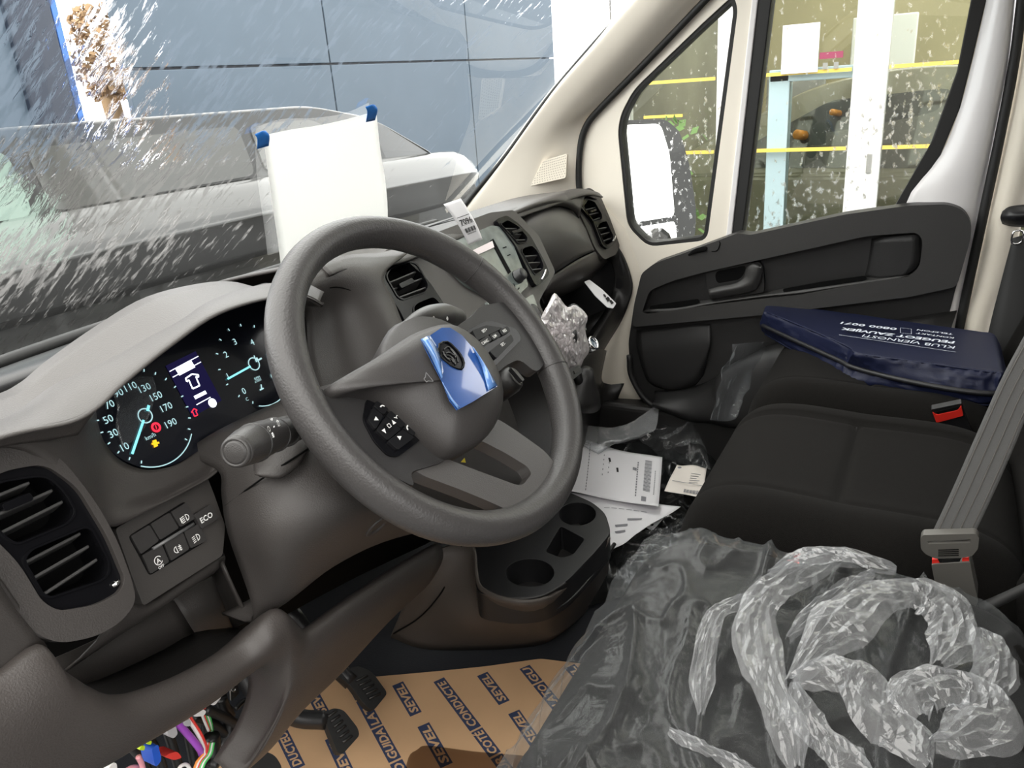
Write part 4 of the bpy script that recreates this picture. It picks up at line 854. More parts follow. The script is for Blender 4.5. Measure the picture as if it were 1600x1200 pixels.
def facing(px, py, c, r, lift=1.02):
    """point of a lever's skin seen at a pixel"""
    d = ray(px, py); off = wloc(facing.on); ok, p, nn, k = facing.on.ray_cast(CAM - off, d)
    if not ok: t = (c - CAM).dot(d); return CAM + d * (t - r * lift)
    nn = nn if nn.dot(d) < 0 else -nn
    return p + off + nn * 0.0009
shr_ = sheet('shroud', rows, shm, colm, 0.004, 5, 5)
tube('shroud_seam', [atY(x, y, q) for x, y, q in ((352, 790, .172), (404, 752, .125), (440, 728, .098), (480, 702, .092))], 0.0011, M['void'], colm, 5)
facing.on = shr_; bpy.context.view_layer.update(); lp_ = facing(590, 822, V((-.5, .1, .6)), .01); ln_ = (facing(600, 822, lp_, .01) - lp_).cross(facing(590, 812, lp_, .01) - lp_).normalized(); ln_ = ln_ if ln_.dot(CAM - lp_) > 0 else -ln_
lathe('lock_ring', lp_, ln_, [(0.0165, -0.01), (0.017, 0.0006), (0.0155, 0.0012), (0.009, 0.0), (0.008, -0.012)], shm, colm, 28)
sheet('stalk_collar', ys([[(395, 722), (430, 700), (470, 676), (490, 672)], [(400, 742), (435, 742), (468, 720), (480, 702)], [(425, 748), (442, 746), (462, 732), (474, 716)]], [[.13, .115, .11, .11], [.112, .095, .09, .095], [.115, .105, .10, .10]]), shm, colm, 0.004, 4, 4)
def stalk(pts, prof, nm, endm):
    """a lever swept along pts; prof = radius along it"""
    P = spline(pts, 6); m = len(P)
    def tp(t):
        x = t * (len(prof) - 1); i = min(int(x), len(prof) - 2); return prof[i] * (1 - x + i) + prof[i + 1] * (x - i)
    return tube(nm, pts, 1.0, M['stalk'], colm, 18, 6, taper=tp)
M['stalk'] = pmat('stalk_plastic', (0.034, 0.032, 0.031), 0.42, grain=0.3)
sA = [atY(369, 706, 0.03), atY(392, 694, 0.04), atY(420, 682, 0.055), atY(447, 674, 0.072), atY(478, 670, 0.10)]
s1_ = stalk(sA, [0.0135, 0.0165, 0.0165, 0.0150, 0.0125, 0.009], 'light_stalk', None)
ax = (sA[0] - sA[1]).normalized()
lathe('stalk_button', sA[0], ax, [(0.0136, -0.004), (0.0132, 0.001), (0.0118, 0.003), (0.0106, 0.003), (0.0101, 0.0018), (0.0096, 0.003), (0.008, 0.0037), (0, 0.004)], M['stalk'], s1_, 24)
def bandring(p, d, r, nm, par, w_=0.0012): return lathe(nm, p, d, [(r, -w_), (r * 1.025, 0), (r, w_)], M['dashdark'], par, 24)
bandring(sA[1].lerp(sA[2], 0.15), sA[2] - sA[1], 0.0172, 'stalk_groove', s1_); bandring(sA[2].lerp(sA[3], 0.3), sA[3] - sA[2], 0.0160, 'stalk_groove', s1_); bandring(sA[3], sA[4] - sA[3], 0.0147, 'stalk_groove', s1_)
facing.on = s1_; bpy.context.view_layer.update()
P = Print(); n = (CAM - sA[2]).normalized(); rr_ = (sA[3] - sA[1]).normalized(); uu = n.cross(rr_).normalized(); uu = uu if uu.z > 0 else -uu
for kind_, x, y in (('o', 419, 671), ('dash', 427, 668), ('sun', 434, 663), ('beam', 425, 680), ('arr', 424, 657)):
    c = facing(x, y, sA[2].lerp(sA[3], .4), 0.0165, 1.06)
    if kind_ == 'o': P.ring(c, rr_, uu, 0.0022, 0.0008, 12)
    elif kind_ == 'dash': P.bar(c - rr_ * .0012 - uu * .0003, c + rr_ * .0015 + uu * .0008, 0.0008, n)
    elif kind_ == 'sun':
        P.ring(c, rr_, uu, 0.0015, 0.0006, 10)
        for k in range(8): d = rr_ * math.cos(k * .785) + uu * math.sin(k * .785); P.bar(c + d * .0023, c + d * .0034, 0.0005, n)
    elif kind_ == 'beam':
        P.ring(c, rr_, uu, 0.0022, 0.0007, 10, -90, 90); P.bar(c + uu * .0022, c - uu * .0022, .0007, n)
        for k in (-1, 0, 1): P.bar(c - rr_ * .0008 + uu * k * .0015, c - rr_ * .003 + uu * (k * .0015 - .0006), .0006, n)
    else: P.bar(c - rr_ * .002, c + rr_ * .002, .001, n); P.bar(c - rr_ * .002 + uu * .001, c - rr_ * .0004 - uu * .001, .0008, n); P.bar(c + rr_ * .002 + uu * .001, c + rr_ * .0004 - uu * .001, .0008, n)
P.build('stalk_print', M['mark'], s1_)
sB = [atY(612, 536, 0.10), atY(640, 515, 0.095), atY(665, 500, 0.092), atY(690, 494, 0.095), atY(716, 496, 0.11)]
s2_ = stalk(sB[::-1], [0.012, 0.0165, 0.0165, 0.0150, 0.012, 0.010], 'wiper_stalk', None)
facing.on = s2_; bpy.context.view_layer.update()
P = Print(); n = (CAM - sB[3]).normalized(); rr_ = (sB[4] - sB[2]).normalized(); uu = n.cross(rr_).normalized(); uu = uu if uu.z > 0 else -uu
for x, y in ((677, 498), (698, 498)):
    c = facing(x, y, sB[3], 0.0165, 1.15); P.ring(c, rr_, uu, 0.0026, 0.0007, 12, 20, 160); P.bar(c + rr_ * .0024 + uu * .001, c + rr_ * .001 - uu * .002, .0006, n); P.bar(c - rr_ * .0024 + uu * .001, c - rr_ * .001 - uu * .002, .0006, n); P.bar(c, c + rr_ * .001 + uu * .002, .0006, n)
c = facing(683, 506, sB[3], 0.0165, 1.15); P.ring(c, rr_, uu, 0.0013, 0.0005, 10); P.bar(c - rr_ * .005, c - rr_ * .003, .0006, n)
P.build('stalk_print', M['mark'], s2_)
ig = lathe('ignition_lock', atY(806, 588, 0.15), (0.25, -0.75, 0.5), [(0.026, -0.05), (0.024, -0.01), (0.020, 0.0), (0.013, 0.002), (0.012, -0.004), (0, -0.004)], M['dashdark'], colm, 24)
c_ = atY(806, 586, 0.135); plate('key_bow', rnd([c_ + V(p) for p in ((-.004, -.014, -.008), (.004, -.014, -.008), (.004, .006, .014), (-.004, .006, .014))], .003), 0.008, M['black'], colm, bev=.002)
# ================================================================ STEERING WHEEL (a across, b up, h towards the driver)
WC = V((-0.451, 0.0001, 0.7798)); WN = V((-0.0505, -0.7792, 0.6247)).normalized()
WA = V((0.99872, -0.03953, 0.03142)).normalized(); WU = WN.cross(WA).normalized()
def wf(a, b, h): return WC + WA * a + WU * b + WN * h
def wp(px, py, h=0.0): return hit(px, py, WN, WN.dot(WC) + h)
whl = thing('steering_wheel', 'dark grey four spoke steering wheel with keypads in front of the instruments', 'steering wheel', WC)
vs = []; fs = []; n1, n2 = 96, 20
for i in range(n1):
    a = 2 * math.pi * i / n1; ca, sa = math.cos(a), math.sin(a)
    # a grip swelling at ten and two, flatter section elsewhere
    g = 1 + 0.05 * max(0, math.cos((a - 2.55) * 2.0)) ** 6 + 0.05 * max(0, math.cos((a - 0.6) * 2.0)) ** 6
    for k in range(n2):
        t = 2 * math.pi * k / n2
        r = 0.1815 + 0.0175 * g * math.cos(t); h = 0.0195 * g * math.sin(t)
        vs.append(wf(r * ca, r * sa, h))
for i in range(n1):
    for k in range(n2): fs.append((i * n2 + k, i * n2 + (k + 1) % n2, ((i + 1) % n1) * n2 + (k + 1) % n2, ((i + 1) % n1) * n2 + k))
fs = [tuple(reversed(f)) for f in fs]
mesh('rim', vs, fs, M['rim'], whl)
# leather joints on the rim
for ang in (28, -24):
    a = math.radians(ang); pts = []
    for k in range(12):
        t = 2 * math.pi * k / 12; pts.append(wf((0.1815 + 0.0183 * math.cos(t)) * math.cos(a), (0.1815 + 0.0183 * math.cos(t)) * math.sin(a), 0.0203 * math.sin(t)))
    tube('rim_joint', pts, 0.0006, M['dashdark'], whl, 5, 2, closed=True)
SPK = pmat('spoke_plastic', (0.030, 0.029, 0.029), 0.45, spec=0.3, grain=0.25, gscale=900)
# left spoke with keypad well
plate('spoke', rnd([wp(x, y, 0.006) for x, y in ((486, 600), (512, 612), (560, 606), (640, 640), (706, 700), (694, 722), (640, 738), (650, 762), (606, 740), (556, 695), (512, 640))], 0.012), 0.014, SPK, whl, bev=0.004)
# lower forked spoke
plate('spoke', rnd([wp(x, y, 0.004) for x, y in ((636, 726), (690, 690), (770, 650), (800, 668), (856, 708), (878, 742), (862, 780), (812, 806), (770, 786), (717, 764), (660, 743))], 0.014), 0.016, pmat('satin_spoke', (0.06, 0.056, 0.054), 0.38, grain=0.2, gscale=900), whl,
      holes=[rnd([wp(x, y, 0.004) for x, y in ((688, 713), (740, 733), (808, 758), (818, 757), (831, 740), (824, 729), (790, 708), (751, 688), (730, 690))], 0.008)], bev=0.005)
# right spoke
plate('spoke', rnd([wp(x, y, 0.006) for x, y in ((690, 530), (720, 505), (738, 494), (750, 478), (792, 470), (840, 520), (856, 562), (838, 584), (812, 560), (782, 576), (760, 606))], 0.016), 0.016, SPK, whl, bev=0.006)
# column boss behind the hub
lathe('boss', wf(0, -0.005, -0.10), WN, [(0.062, 0.0), (0.066, 0.05), (0.075, 0.09), (0.07, 0.105), (0, 0.105)], M['hub'], whl, 32)
# airbag cover: a domed pad
HO = [(508, 606), (528, 592), (552, 578), (580, 562), (606, 545), (640, 523), (672, 510), (697, 506), (722, 515), (748, 536), (769, 566), (783, 597), (785, 636), (773, 668), (752, 692), (726, 706), (700, 712), (682, 704), (662, 688), (640, 668), (618, 648), (596, 632), (572, 622), (545, 618), (518, 619)]
HH = [.010, .014, .02, .026, .031, .034, .035, .036, .036, .036, .036, .035, .033, .028, .024, .019, .015, .013, .012, .012, .012, .011, .010, .010, .010]
base = [wp(x, y, q) for (x, y), q in zip(HO, HH)]; ctr = wp(700, 606, 0.036)
base = spline(base, 2, True)
rings = [(0.95, -0.05), (0.985, -0.022), (1.0, -0.008), (0.985, 0.0), (0.945, 0.006), (0.87, 0.0105), (0.72, 0.0145), (0.5, 0.017), (0.25, 0.018)]
vs = []; fs = []; n_ = len(base)
for s_, h in rings:
    for p in base: vs.append(ctr + (p - ctr) * s_ + WN * h)
vs.append(ctr + WN * 0.0182)
for j in range(len(rings) - 1):
    for i in range(n_): fs.append((j * n_ + i, j * n_ + (i + 1) % n_, (j + 1) * n_ + (i + 1) % n_, (j + 1) * n_ + i))
for i in range(n_): fs.append(((len(rings) - 1) * n_ + i, (len(rings) - 1) * n_ + (i + 1) % n_, len(vs) - 1))
q = (vs[1] - vs[0]).cross(vs[n_] - vs[0])
pad = mesh('airbag_cover', vs, fs, M['hub'], whl); bm = bmesh.new(); bm.from_mesh(pad.data); bmesh.ops.recalc_face_normals(bm, faces=bm.faces); bm.to_mesh(pad.data); bm.free()
P = Print(); c = wp(668, 592, 0.0548); P.line([c + WA * a + WU * b for a, b in ((-.004, .002), (-.001, .0025), (.004, .006), (.0045, -.005), (-.001, -.002), (-.004, -.002))], 0.0007, WN, True); P.build('horn_mark', M['greymark'], pad)
# keypads
def keypad(nm, outline, keys, marks, h=0.008):
    k = plate(nm, rnd([wp(x, y, h) for x, y in outline], 0.006), 0.012, M['gloss'], whl, bev=0.002)
    for q in keys: plate('wheel_key', rnd([wp(x, y, h + 0.0035) for x, y in q], 0.0025), 0.006, M['keyblack'], k, bev=0.0012)
    P = Print()
    for m_ in marks:
        c = wp(m_[1], m_[2], h + 0.0042)
        if m_[0] == 'tri':
            d = m_[3]; a = WA * math.cos(d) + WU * math.sin(d); b = WN.cross(a); s_ = 0.0024; P.tri([c + a * s_, c - a * s_ + b * s_, c - a * s_ - b * s_])
        elif m_[0] == 'txt': P.word(m_[3], c, WA, WU, m_[4], bold=0.015)
        elif m_[0] == 'phone': P.ring(c, WA, WU, 0.003, 0.0014, 10, 20 + m_[3], 130 + m_[3])
        elif m_[0] == 'sq': P.line([c + WA * a + WU * b for a, b in ((-.0018, -.0018), (.0018, -.0018), (.0018, .0018), (-.0018, .0018))], 0.0007, WN, True)
        elif m_[0] == 'voice': P.ring(c, WA, WU, 0.002, 0.0007, 10, 0, 200); P.bar(c - WA * .0045 + WU * .002, c - WA * .0015, .0008, WN); P.bar(c + WA * .0018, c + WA * .0045, .0008, WN)
    P.build('key_print', M['mark'], k)
M['keyblack'] = pmat('key_black', (0.010, 0.010, 0.011), 0.4, spec=0.2)
keypad('keypad', [(573, 622), (592, 618), (626, 640), (664, 672), (666, 680), (622, 714), (606, 712), (585, 690), (567, 656)],
       [[(590, 625), (607, 638), (600, 648), (584, 634)], [(583, 636), (599, 649), (587, 671), (575, 655)], [(611, 641), (634, 661), (627, 669), (604, 649)], [(603, 651), (627, 670), (606, 688), (588, 672)], [(637, 664), (650, 676), (646, 681), (630, 669)], [(629, 671), (648, 683), (622, 703), (606, 689)], [(601, 661), (616, 668), (610, 676), (598, 668)]],
       [('phone', 599, 638, 0), ('tri', 587, 655, math.pi), ('voice', 622, 652), ('tri', 614.5, 659, math.pi / 2), ('tri', 601, 674, -math.pi / 2), ('sq', 608, 665), ('phone', 640, 669, 60), ('tri', 625, 683, 0)])
keypad('keypad', [(728, 517), (757, 502), (772, 502), (808, 514), (815, 530), (774, 572), (762, 562)],
       [[(738, 516), (760, 508), (786, 512), (746, 532)], [(747, 534), (763, 523), (769, 531), (753, 545)], [(765, 523), (778, 517), (783, 525), (770, 532)], [(780, 516), (793, 509), (798, 517), (785, 524)], [(765, 549), (799, 522), (803, 532), (776, 560)]],
       [('txt', 757, 516, 'SET+', .0036), ('txt', 758, 534, 'CANC', .0036), ('txt', 773, 525, 'LIM', .0036), ('txt', 788.5, 516.5, 'RES', .0036), ('txt', 786, 537.5, 'SET-', .0036)])
# label under the wheel
P = Print(); P.tri([atY(720, 722, 0.06), atY(728, 723, 0.06), atY(726, 715, 0.06)]); P.build('warning_sticker', pmat('sticker_yellow', (0.8, 0.65, 0.05), 0.6), colm)
# blue film with the emblem on the hub
bf = thing('blue_protective_film', 'crinkled blue protective film stuck over the steering wheel hub around the emblem', 'film', wf(0, 0, 0.056))
FO = [(657, 530), (672, 524), (690, 512), (704, 512), (722, 524), (741, 546), (758, 574), (777, 604), (762, 613), (740, 627), (714, 641), (703, 627), (690, 595), (672, 560)]
EH = [(686, 538), (699, 534), (710, 543), (719, 553), (725, 567), (721, 577), (708, 573), (697, 565), (688, 555)]
f_ = plate('film_sheet', [wp(x, y, 0.056) for x, y in FO], 0.0005, M['bluefilm'], bf, holes=[[wp(x, y, 0.056) for x, y in EH]], smooth=False)
BL = pmat('blue_film_fold', (0.10, 0.22, 0.50), 0.1, coat=1.0, var=0.3, vscale=60)
def fold(pts, r): return tube('film_fold', [wp(x, y, h) for x, y, h in pts], r, BL, bf, 10)
sheet('film_fold', [[wp(657, 530, .058), wp(672, 556, .060), wp(690, 592, .058)], [wp(662, 528, .064), wp(677, 554, .066), wp(692, 588, .060)], [wp(668, 525, .064), wp(683, 552, .066), wp(692, 584, .060)], [wp(672, 524, .0575), wp(686, 548, .058), wp(693, 580, .0575)]], BL, bf, 0.0004, 4, 4)
sheet('film_fold', [[wp(737, 541, .0575), wp(752, 572, .0575), wp(763, 610, .0575)], [wp(742, 546, .062), wp(760, 574, .062), wp(772, 604, .060)], [wp(745, 548, .0575), wp(764, 578, .0575), wp(778, 603, .0575)]], BL, bf, 0.0004, 4, 4)
sheet('film_fold', [[wp(690, 596, .0575), wp(702, 622, .0575), wp(716, 640, .0575)], [wp(693, 600, .060), wp(705, 622, .060), wp(717, 636, .059)], [wp(697, 606, .0575), wp(708, 624, .0575), wp(719, 636, .0575)]], BL, bf, 0.0004, 4, 3)
em = plate('emblem', [wp(x, y, 0.0555) for x, y in EH], 0.004, M['gloss'], whl, bev=0.0008)
tube('emblem_edge', [wp(x, y, 0.0565) for x, y in EH], 0.0011, M['gloss'], em, 6, 2, closed=True)
for pts in ([(694, 546), (700, 542), (708, 548), (714, 557), (716, 566)], [(692, 549), (696, 555), (702, 556), (708, 561), (712, 570)], [(697, 552), (703, 551), (710, 556)], [(700, 560), (706, 562), (709, 567)], [(704, 545), (710, 553), (712, 559)], [(693, 553), (698, 559), (704, 564)]):
    tube('emblem_relief', [wp(x, y, 0.0562) for x, y in pts], 0.0008, M['steeldark'] if 'steeldark' in M else M['dashdark'], em, 6, 4)
# ================================================================ LOWER CONSOLE with cup tray
con = thing('centre_console', 'low brown grey floor console carrying a black cup holder tray', 'console', (0.0, 0.2, 0.045))
CB = [[(640, 880), (632, 940), (610, 996)], [(680, 862), (668, 950), (662, 1014)], [(735, 850), (730, 960), (752, 1016)], [(750, 920), (782, 972), (838, 1009)], [(845, 940), (862, 976), (878, 989)], [(930, 880), (922, 935), (918, 955)], [(954, 840), (950, 900), (946, 925)]]
CY = [[.30, .345, .39], [.285, .31, .335], [.235, .215, .235], [.17, .155, .14], [.065, .085, .088], [.04, .085, .10], [.03, .10, .15]]
sheet('console_body', [[atY(*CB[c][r], CY[c][r]) for c in range(7)] for r in range(3)], M['console'], con, 0.006, 6, 5)
tube('console_seam', [atY(x, y, q) for x, y, q in ((722, 850, .25), (712, 880, .262), (690, 925, .275), (655, 965, .32), (615, 990, .38))], 0.0016, M['void'], con, 5)
TZ = 0.25
def tz(pts, z=TZ): return [atZ(x, y, z) for x, y in pts]
TO = [(700, 770), (742, 868), (744, 926), (800, 934), (849, 930), (886, 908), (930, 862), (955, 832), (946, 802), (926, 785), (894, 771), (820, 740)]
holes = []
cup1 = [(828 + 38 * math.cos(a), 895 + 22 * math.sin(a)) for a in [i * math.pi / 12 for i in range(24)]]
cup2 = [(902 + 29 * math.cos(a), 803 + 18 * math.sin(a)) for a in [i * math.pi / 12 for i in range(24)]]
slot = [(852, 862), (876, 822), (914, 842), (896, 866), (878, 872)]
tr_ = plate('cup_tray', rnd(tz(TO), 0.02), 0.055, M['black'], con, holes=[tz(cup1), tz(cup2), rnd(tz(slot), 0.008)], bev=0.008)
plate('tray_bottom', rnd(tz([(760, 860), (760, 915), (850, 920), (935, 830), (900, 780), (830, 770)], TZ), 0.02), 0.004, M['dashdark'], tr_, lift=-0.05, smooth=False)
tube('tray_lip', [atZ(x, y, TZ - 0.045) for x, y in ((742, 935), (760, 950), (800, 958), (850, 958), (892, 936), (936, 885), (960, 850))], 0.004, M['black'], con, 8)
tube('tray_lip', [atZ(x, y, TZ + 0.001) for x, y in ((748, 926), (800, 935), (846, 931), (884, 911))], 0.0022, M['dashdark'], tr_, 8)
# ================================================================ PEDALS
PP = PLN(0.30, 0.14, 0.85)
def pedal(nm, label, pad, arm, ribs, pl, group=None):
    P3 = on(pl, pad); t_ = thing(nm, label, 'pedal', sum(P3, V()) / len(P3))
    plate('pedal_pad', rnd(P3, 0.008), 0.012, M['rubber'], t_, bev=0.003)
    n_ = V(pl[0]).normalized() * -1
    for a, b in ribs:
        A = hit(*a, *pl) + n_ * 0.001; B = hit(*b, *pl) + n_ * 0.001; tube('tread_rib', [A, B], 0.0022, M['dashdark'], t_, 6, 1)
    tube('pedal_arm', arm, 0.015, M['black'], t_, 8, 5)
    return t_
c = hit(520, 1140, *PP)
pedal('brake_pedal', 'black ribbed rubber brake pedal over the printed brown floor paper', [(504, 1116), (520, 1106), (537, 1109), (559, 1137), (562, 1149), (536, 1178), (528, 1177)], [hit(520, 1130, *PP) + V((0, 0.015, 0)), hit(480, 1128, *PP) + V((0, 0.03, 0.0)), hit(445, 1112, *PP) + V((0, .06, 0.02)), hit(440, 1090, *PP) + V((0.02, .12, 0.10))],
      [((512 + i * 4.6, 1120 + i * 8), (526 + i * 4.6, 1110 + i * 8)) for i in range(6)], PP)
AP_ = PLN(0.35, 0.12, 1.1)
pedal('accelerator_pedal', 'long black accelerator pedal at the far edge of the brown floor paper', [(520, 1052), (560, 1040), (582, 1050), (606, 1083), (584, 1110), (572, 1104), (545, 1068)], [hit(560, 1070, *AP_) + V((0, .015, 0)), hit(540, 1050, *AP_) + V((0, .04, .02)), hit(520, 1030, *AP_) + V((0, .08, .08))], [((556 + i * 5, 1064 + i * 7), (574 + i * 5, 1056 + i * 7)) for i in range(5)], AP_)
CP_ = PLN(0.33, 0.14, 0.85)
pedal('clutch_pedal', 'black clutch pedal cut by the bottom edge below the open fuse box', [(372, 1186), (386, 1174), (410, 1172), (430, 1180), (442, 1200), (430, 1230), (390, 1230)], [hit(405, 1200, *CP_) + V((0, .02, 0)), hit(385, 1180, *CP_) + V((0, .06, .02)), hit(370, 1150, *CP_) + V((0, .12, .1))], [], CP_)
# ================================================================ FLOOR PAPER with printed bands
FZ = 0.050
kp_ = thing('floor_paper', 'brown kraft paper mat printed with blue lettering bands on the driver floor', 'floor mat', (-0.3, 0.25, FZ))
plate('paper_sheet', rnd(tz([(250, 1290), (330, 1200), (380, 1130), (430, 1080), (510, 1062), (590, 1057), (680, 1049), (759, 1041), (845, 1029), (909, 1037), (990, 1046), (1050, 1120), (960, 1330), (500, 1420)], FZ), 0.01), 0.002, M['kraft'], kp_, smooth=False)
bandW = 0.0215
def band(x0, y0, x1, y1, words, extra=0.0):
    """blue strips with brown letters, read from the near end to the far end"""
    bands = Print(); letters = Print()
    A = atZ(x0, y0, FZ + 0.0004); B = atZ(x1, y1, FZ + 0.0004); d = (B - A); L_ = d.length; d.normalize(); u = V((0, 0, 1)).cross(d)
    pos = 0.0
    for w_, k in words:
        ln = k * L_
        a = A + d * pos; b = A + d * (pos + ln - 0.004)
        bands.bar(a, b, bandW, (0, 0, 1))
        letters.word(w_, (a + b) / 2 + V((0, 0, 0.0003)), d, u, bandW * 0.66, bold=0.03, shear=0.12, width=(ln - 0.004) * 0.9)
        pos += ln
    o = bands.build('printed_band', M['navy'], kp_); letters.build('lettering', M['kraft'], o)
band(467, 1200, 434, 1133, [('DUCTEUR', 1.0)])
band(545, 1212, 516, 1150, [('SEVEL', 1.0)]); band(507, 1118, 480, 1068, [('SEVEL', 1.0)])
band(646, 1240, 546, 1058, [('LATO', .25), ('GUIDA', .28), ('LATO', .26), ('GU', .21)])
band(650, 1116, 620, 1066, [('SEVEL', 1.0)]); band(698, 1196, 660, 1130, [('SEVEL', 1.0)])
band(800, 1214, 684, 1060, [('EUR', .2), ('COTÉ', .25), ('CONDUCTE', .55)])
band(788, 1098, 752, 1051, [('SEVEL', 1.0)]); band(838, 1163, 801, 1110, [('SEVEL', 1.0)])
band(905, 1146, 818, 1040, [('GUIDA', .36), ('LATO', .37), ('GU', .27)])
band(935, 1090, 888, 1039, [('SEVEL', 1.0)]); band(620, 1330, 560, 1238, [('SEVEL', 1.0)]); band(900, 1260, 850, 1180, [('SEVEL', 1.0)])
sm = thing('dark_translucent_sheet', 'dark translucent sheet lying on the brown floor paper at the bottom', 'plastic sheet', atZ(740, 1185, FZ))  # thin dark see-through sheet just above the floor paper
sheet('sheet_film', [[atZ(x, y, 0.0535) for x, y in ((652, 1171), (668, 1165), (740, 1174), (830, 1182), (850, 1190))], [atZ(x, y, 0.0535) for x, y in ((638, 1184), (670, 1190), (740, 1200), (830, 1205), (866, 1210))], [atZ(x, y, 0.0535) for x, y in ((626, 1240), (670, 1260), (740, 1270), (830, 1260), (880, 1250))]], M['darkfilm'], sm, 0, 4, 4)
# ================================================================ WIRES in the open fuse box
wr = thing('wiring_harness', 'coloured wires and plugs hanging in the open fuse box under the dashboard', 'wiring', atY(300, 1150, 0.24))
WCOL = dict(purple=(0.36, 0.08, 0.52), white=(0.8, 0.77, 0.75), red=(0.7, 0.05, 0.04), green=(0.06, 0.45, 0.10), orange=(0.85, 0.30, 0.05), blue=(0.02, 0.10, 0.55), lime=(0.55, 0.75, 0.03), pink=(0.7, 0.30, 0.34), black=(0.012, 0.012, 0.012), grey=(0.45, 0.44, 0.45))
WM = {k: pmat('wire_' + k, c, 0.4) for k, c in WCOL.items()}
def wire(c, pts, r, y=0.24): return tube('wire', [atY(p[0], p[1], p[2] if len(p) > 2 else y) for p in pts], r, WM[c], wr, 8, 6)
wire('purple', [(270, 1122), (284, 1137), (300, 1155), (312, 1170), (316, 1180, .25)], 0.0042)
wire('white', [(288, 1112), (296, 1126), (309, 1146), (318, 1165), (320, 1178)], 0.0026); wire('red', [(291, 1110), (300, 1124), (313, 1144), (322, 1164), (323, 1176)], 0.0015, 0.237)
for i, c in enumerate(('green', 'white', 'green', 'red', 'white', 'orange')):
    wire(c, [(334 - i * 2.5, 1160), (330 - i * 2.5, 1178), (320 - i * 2.6, 1192), (312 - i * 2.4, 1215)], 0.0017, 0.235 + 0.001 * i)
for i, c in enumerate(('white', 'red', 'green', 'white', 'green')):
    wire(c, [(316 + i * 2.6, 1118), (320 + i * 2.4, 1128), (326 + i * 1.5, 1142)], 0.0016, 0.25)
wire('black', [(320, 1108), (345, 1118), (375, 1135), (386, 1146)], 0.006, 0.25); wire('black', [(330, 1150), (332, 1165), (330, 1180)], 0.010, 0.245)
wire('black', [(345, 1090), (350, 1105), (358, 1120), (352, 1160), (330, 1200)], 0.008, 0.27); wire('black', [(368, 1108), (380, 1096), (394, 1092)], 0.003, 0.22); wire('black', [(300, 1120), (330, 1130), (370, 1160)], 0.006, 0.27)
wire('white', [(276, 1212), (282, 1198), (292, 1195), (300, 1208)], 0.0022); wire('pink', [(224, 1205), (221, 1192), (216, 1182)], 0.003); wire('pink', [(190, 1210), (205, 1200), (222, 1200)], 0.003, .25)
for i in range(5): wire('black', [(200 + i * 30, 1160 - i * 12), (225 + i * 26, 1190), (235 + i * 26, 1230)], 0.006, 0.29)
def plug(c, q, d=0.02, y=0.235, bev=0.003): return plate('plug', rnd([atY(a, b, y) for a, b in q], 0.004), d, WM[c], wr, bev=bev)
plug('grey', [(261, 1141), (275, 1133), (278, 1147), (272, 1154), (263, 1151)]); plug('white', [(300, 1118), (316, 1107), (323, 1112), (318, 1119), (305, 1120)]); plug('red', [(312, 1107), (321, 1102), (323, 1107), (318, 1109)], 0.01)
plug('white', [(324, 1099), (344, 1086), (346, 1090), (335, 1103)]); plug('blue', [(237, 1170), (247, 1162), (253, 1188), (243, 1200)]); plug('lime', [(217, 1172), (222, 1165), (227, 1165), (226, 1173)]); plug('lime', [(229, 1163), (234, 1158), (238, 1158), (236, 1164)])
plug('red', [(257, 1183), (265, 1177), (277, 1174), (285, 1184), (272, 1188)]); plug('grey', [(286, 1128), (297, 1123), (300, 1134), (290, 1136)]); plug('white', [(168, 1200), (182, 1190), (184, 1204), (170, 1212)])
mb = plate('metal_bracket', rnd([atY(a, b, .22) for a, b in ((360, 1069), (371, 1064), (374, 1084), (361, 1096))], 0.002), 0.002, M['steel'], wr, bev=0.0005)
tube('bracket_ring', [atY(365 + 3 * math.cos(k), 1076 + 4 * math.sin(k), .218) for k in (0, 1, 2, 3, 4, 5)], 0.001, M['chrome'], mb, 6, 3, closed=True)
# ================================================================ DOOR TRIM
def dt(pts, x): return [atX(970 + .35 * a, 310 + .35 * b, x) for a, b in pts]
doorO = bpy.data.objects['door_1']
dtp = doorO
DOUT = [(60, 470), (92, 335), (150, 290), (280, 245), (520, 156), (540, 157), (575, 164), (1000, 72), (1280, 33), (1460, 26), (1530, 52), (1566, 112), (1560, 190), (1490, 420), (1420, 700), (1380, 1000), (1000, 1090), (480, 1010), (300, 985), (130, 920), (42, 800), (35, 640)]
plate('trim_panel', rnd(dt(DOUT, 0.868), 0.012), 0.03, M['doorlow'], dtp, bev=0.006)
REC = [(95, 508), (128, 412), (230, 368), (380, 328), (640, 270), (1100, 168), (1320, 152), (1348, 185), (1335, 305), (1288, 352), (1100, 375), (800, 432), (640, 448), (400, 478), (112, 518)]
ARM = [(52, 575), (60, 470), (92, 335), (150, 290), (280, 245), (520, 156), (540, 157), (575, 164), (1000, 72), (1280, 33), (1460, 26), (1530, 52), (1566, 112), (1560, 190), (1500, 395), (1290, 440), (640, 520), (300, 552)]
plate('armrest', rnd(dt(ARM, 0.838), 0.014), 0.045, M['door'], dtp, holes=[rnd(dt(REC, 0.838), 0.014)], bev=0.011)
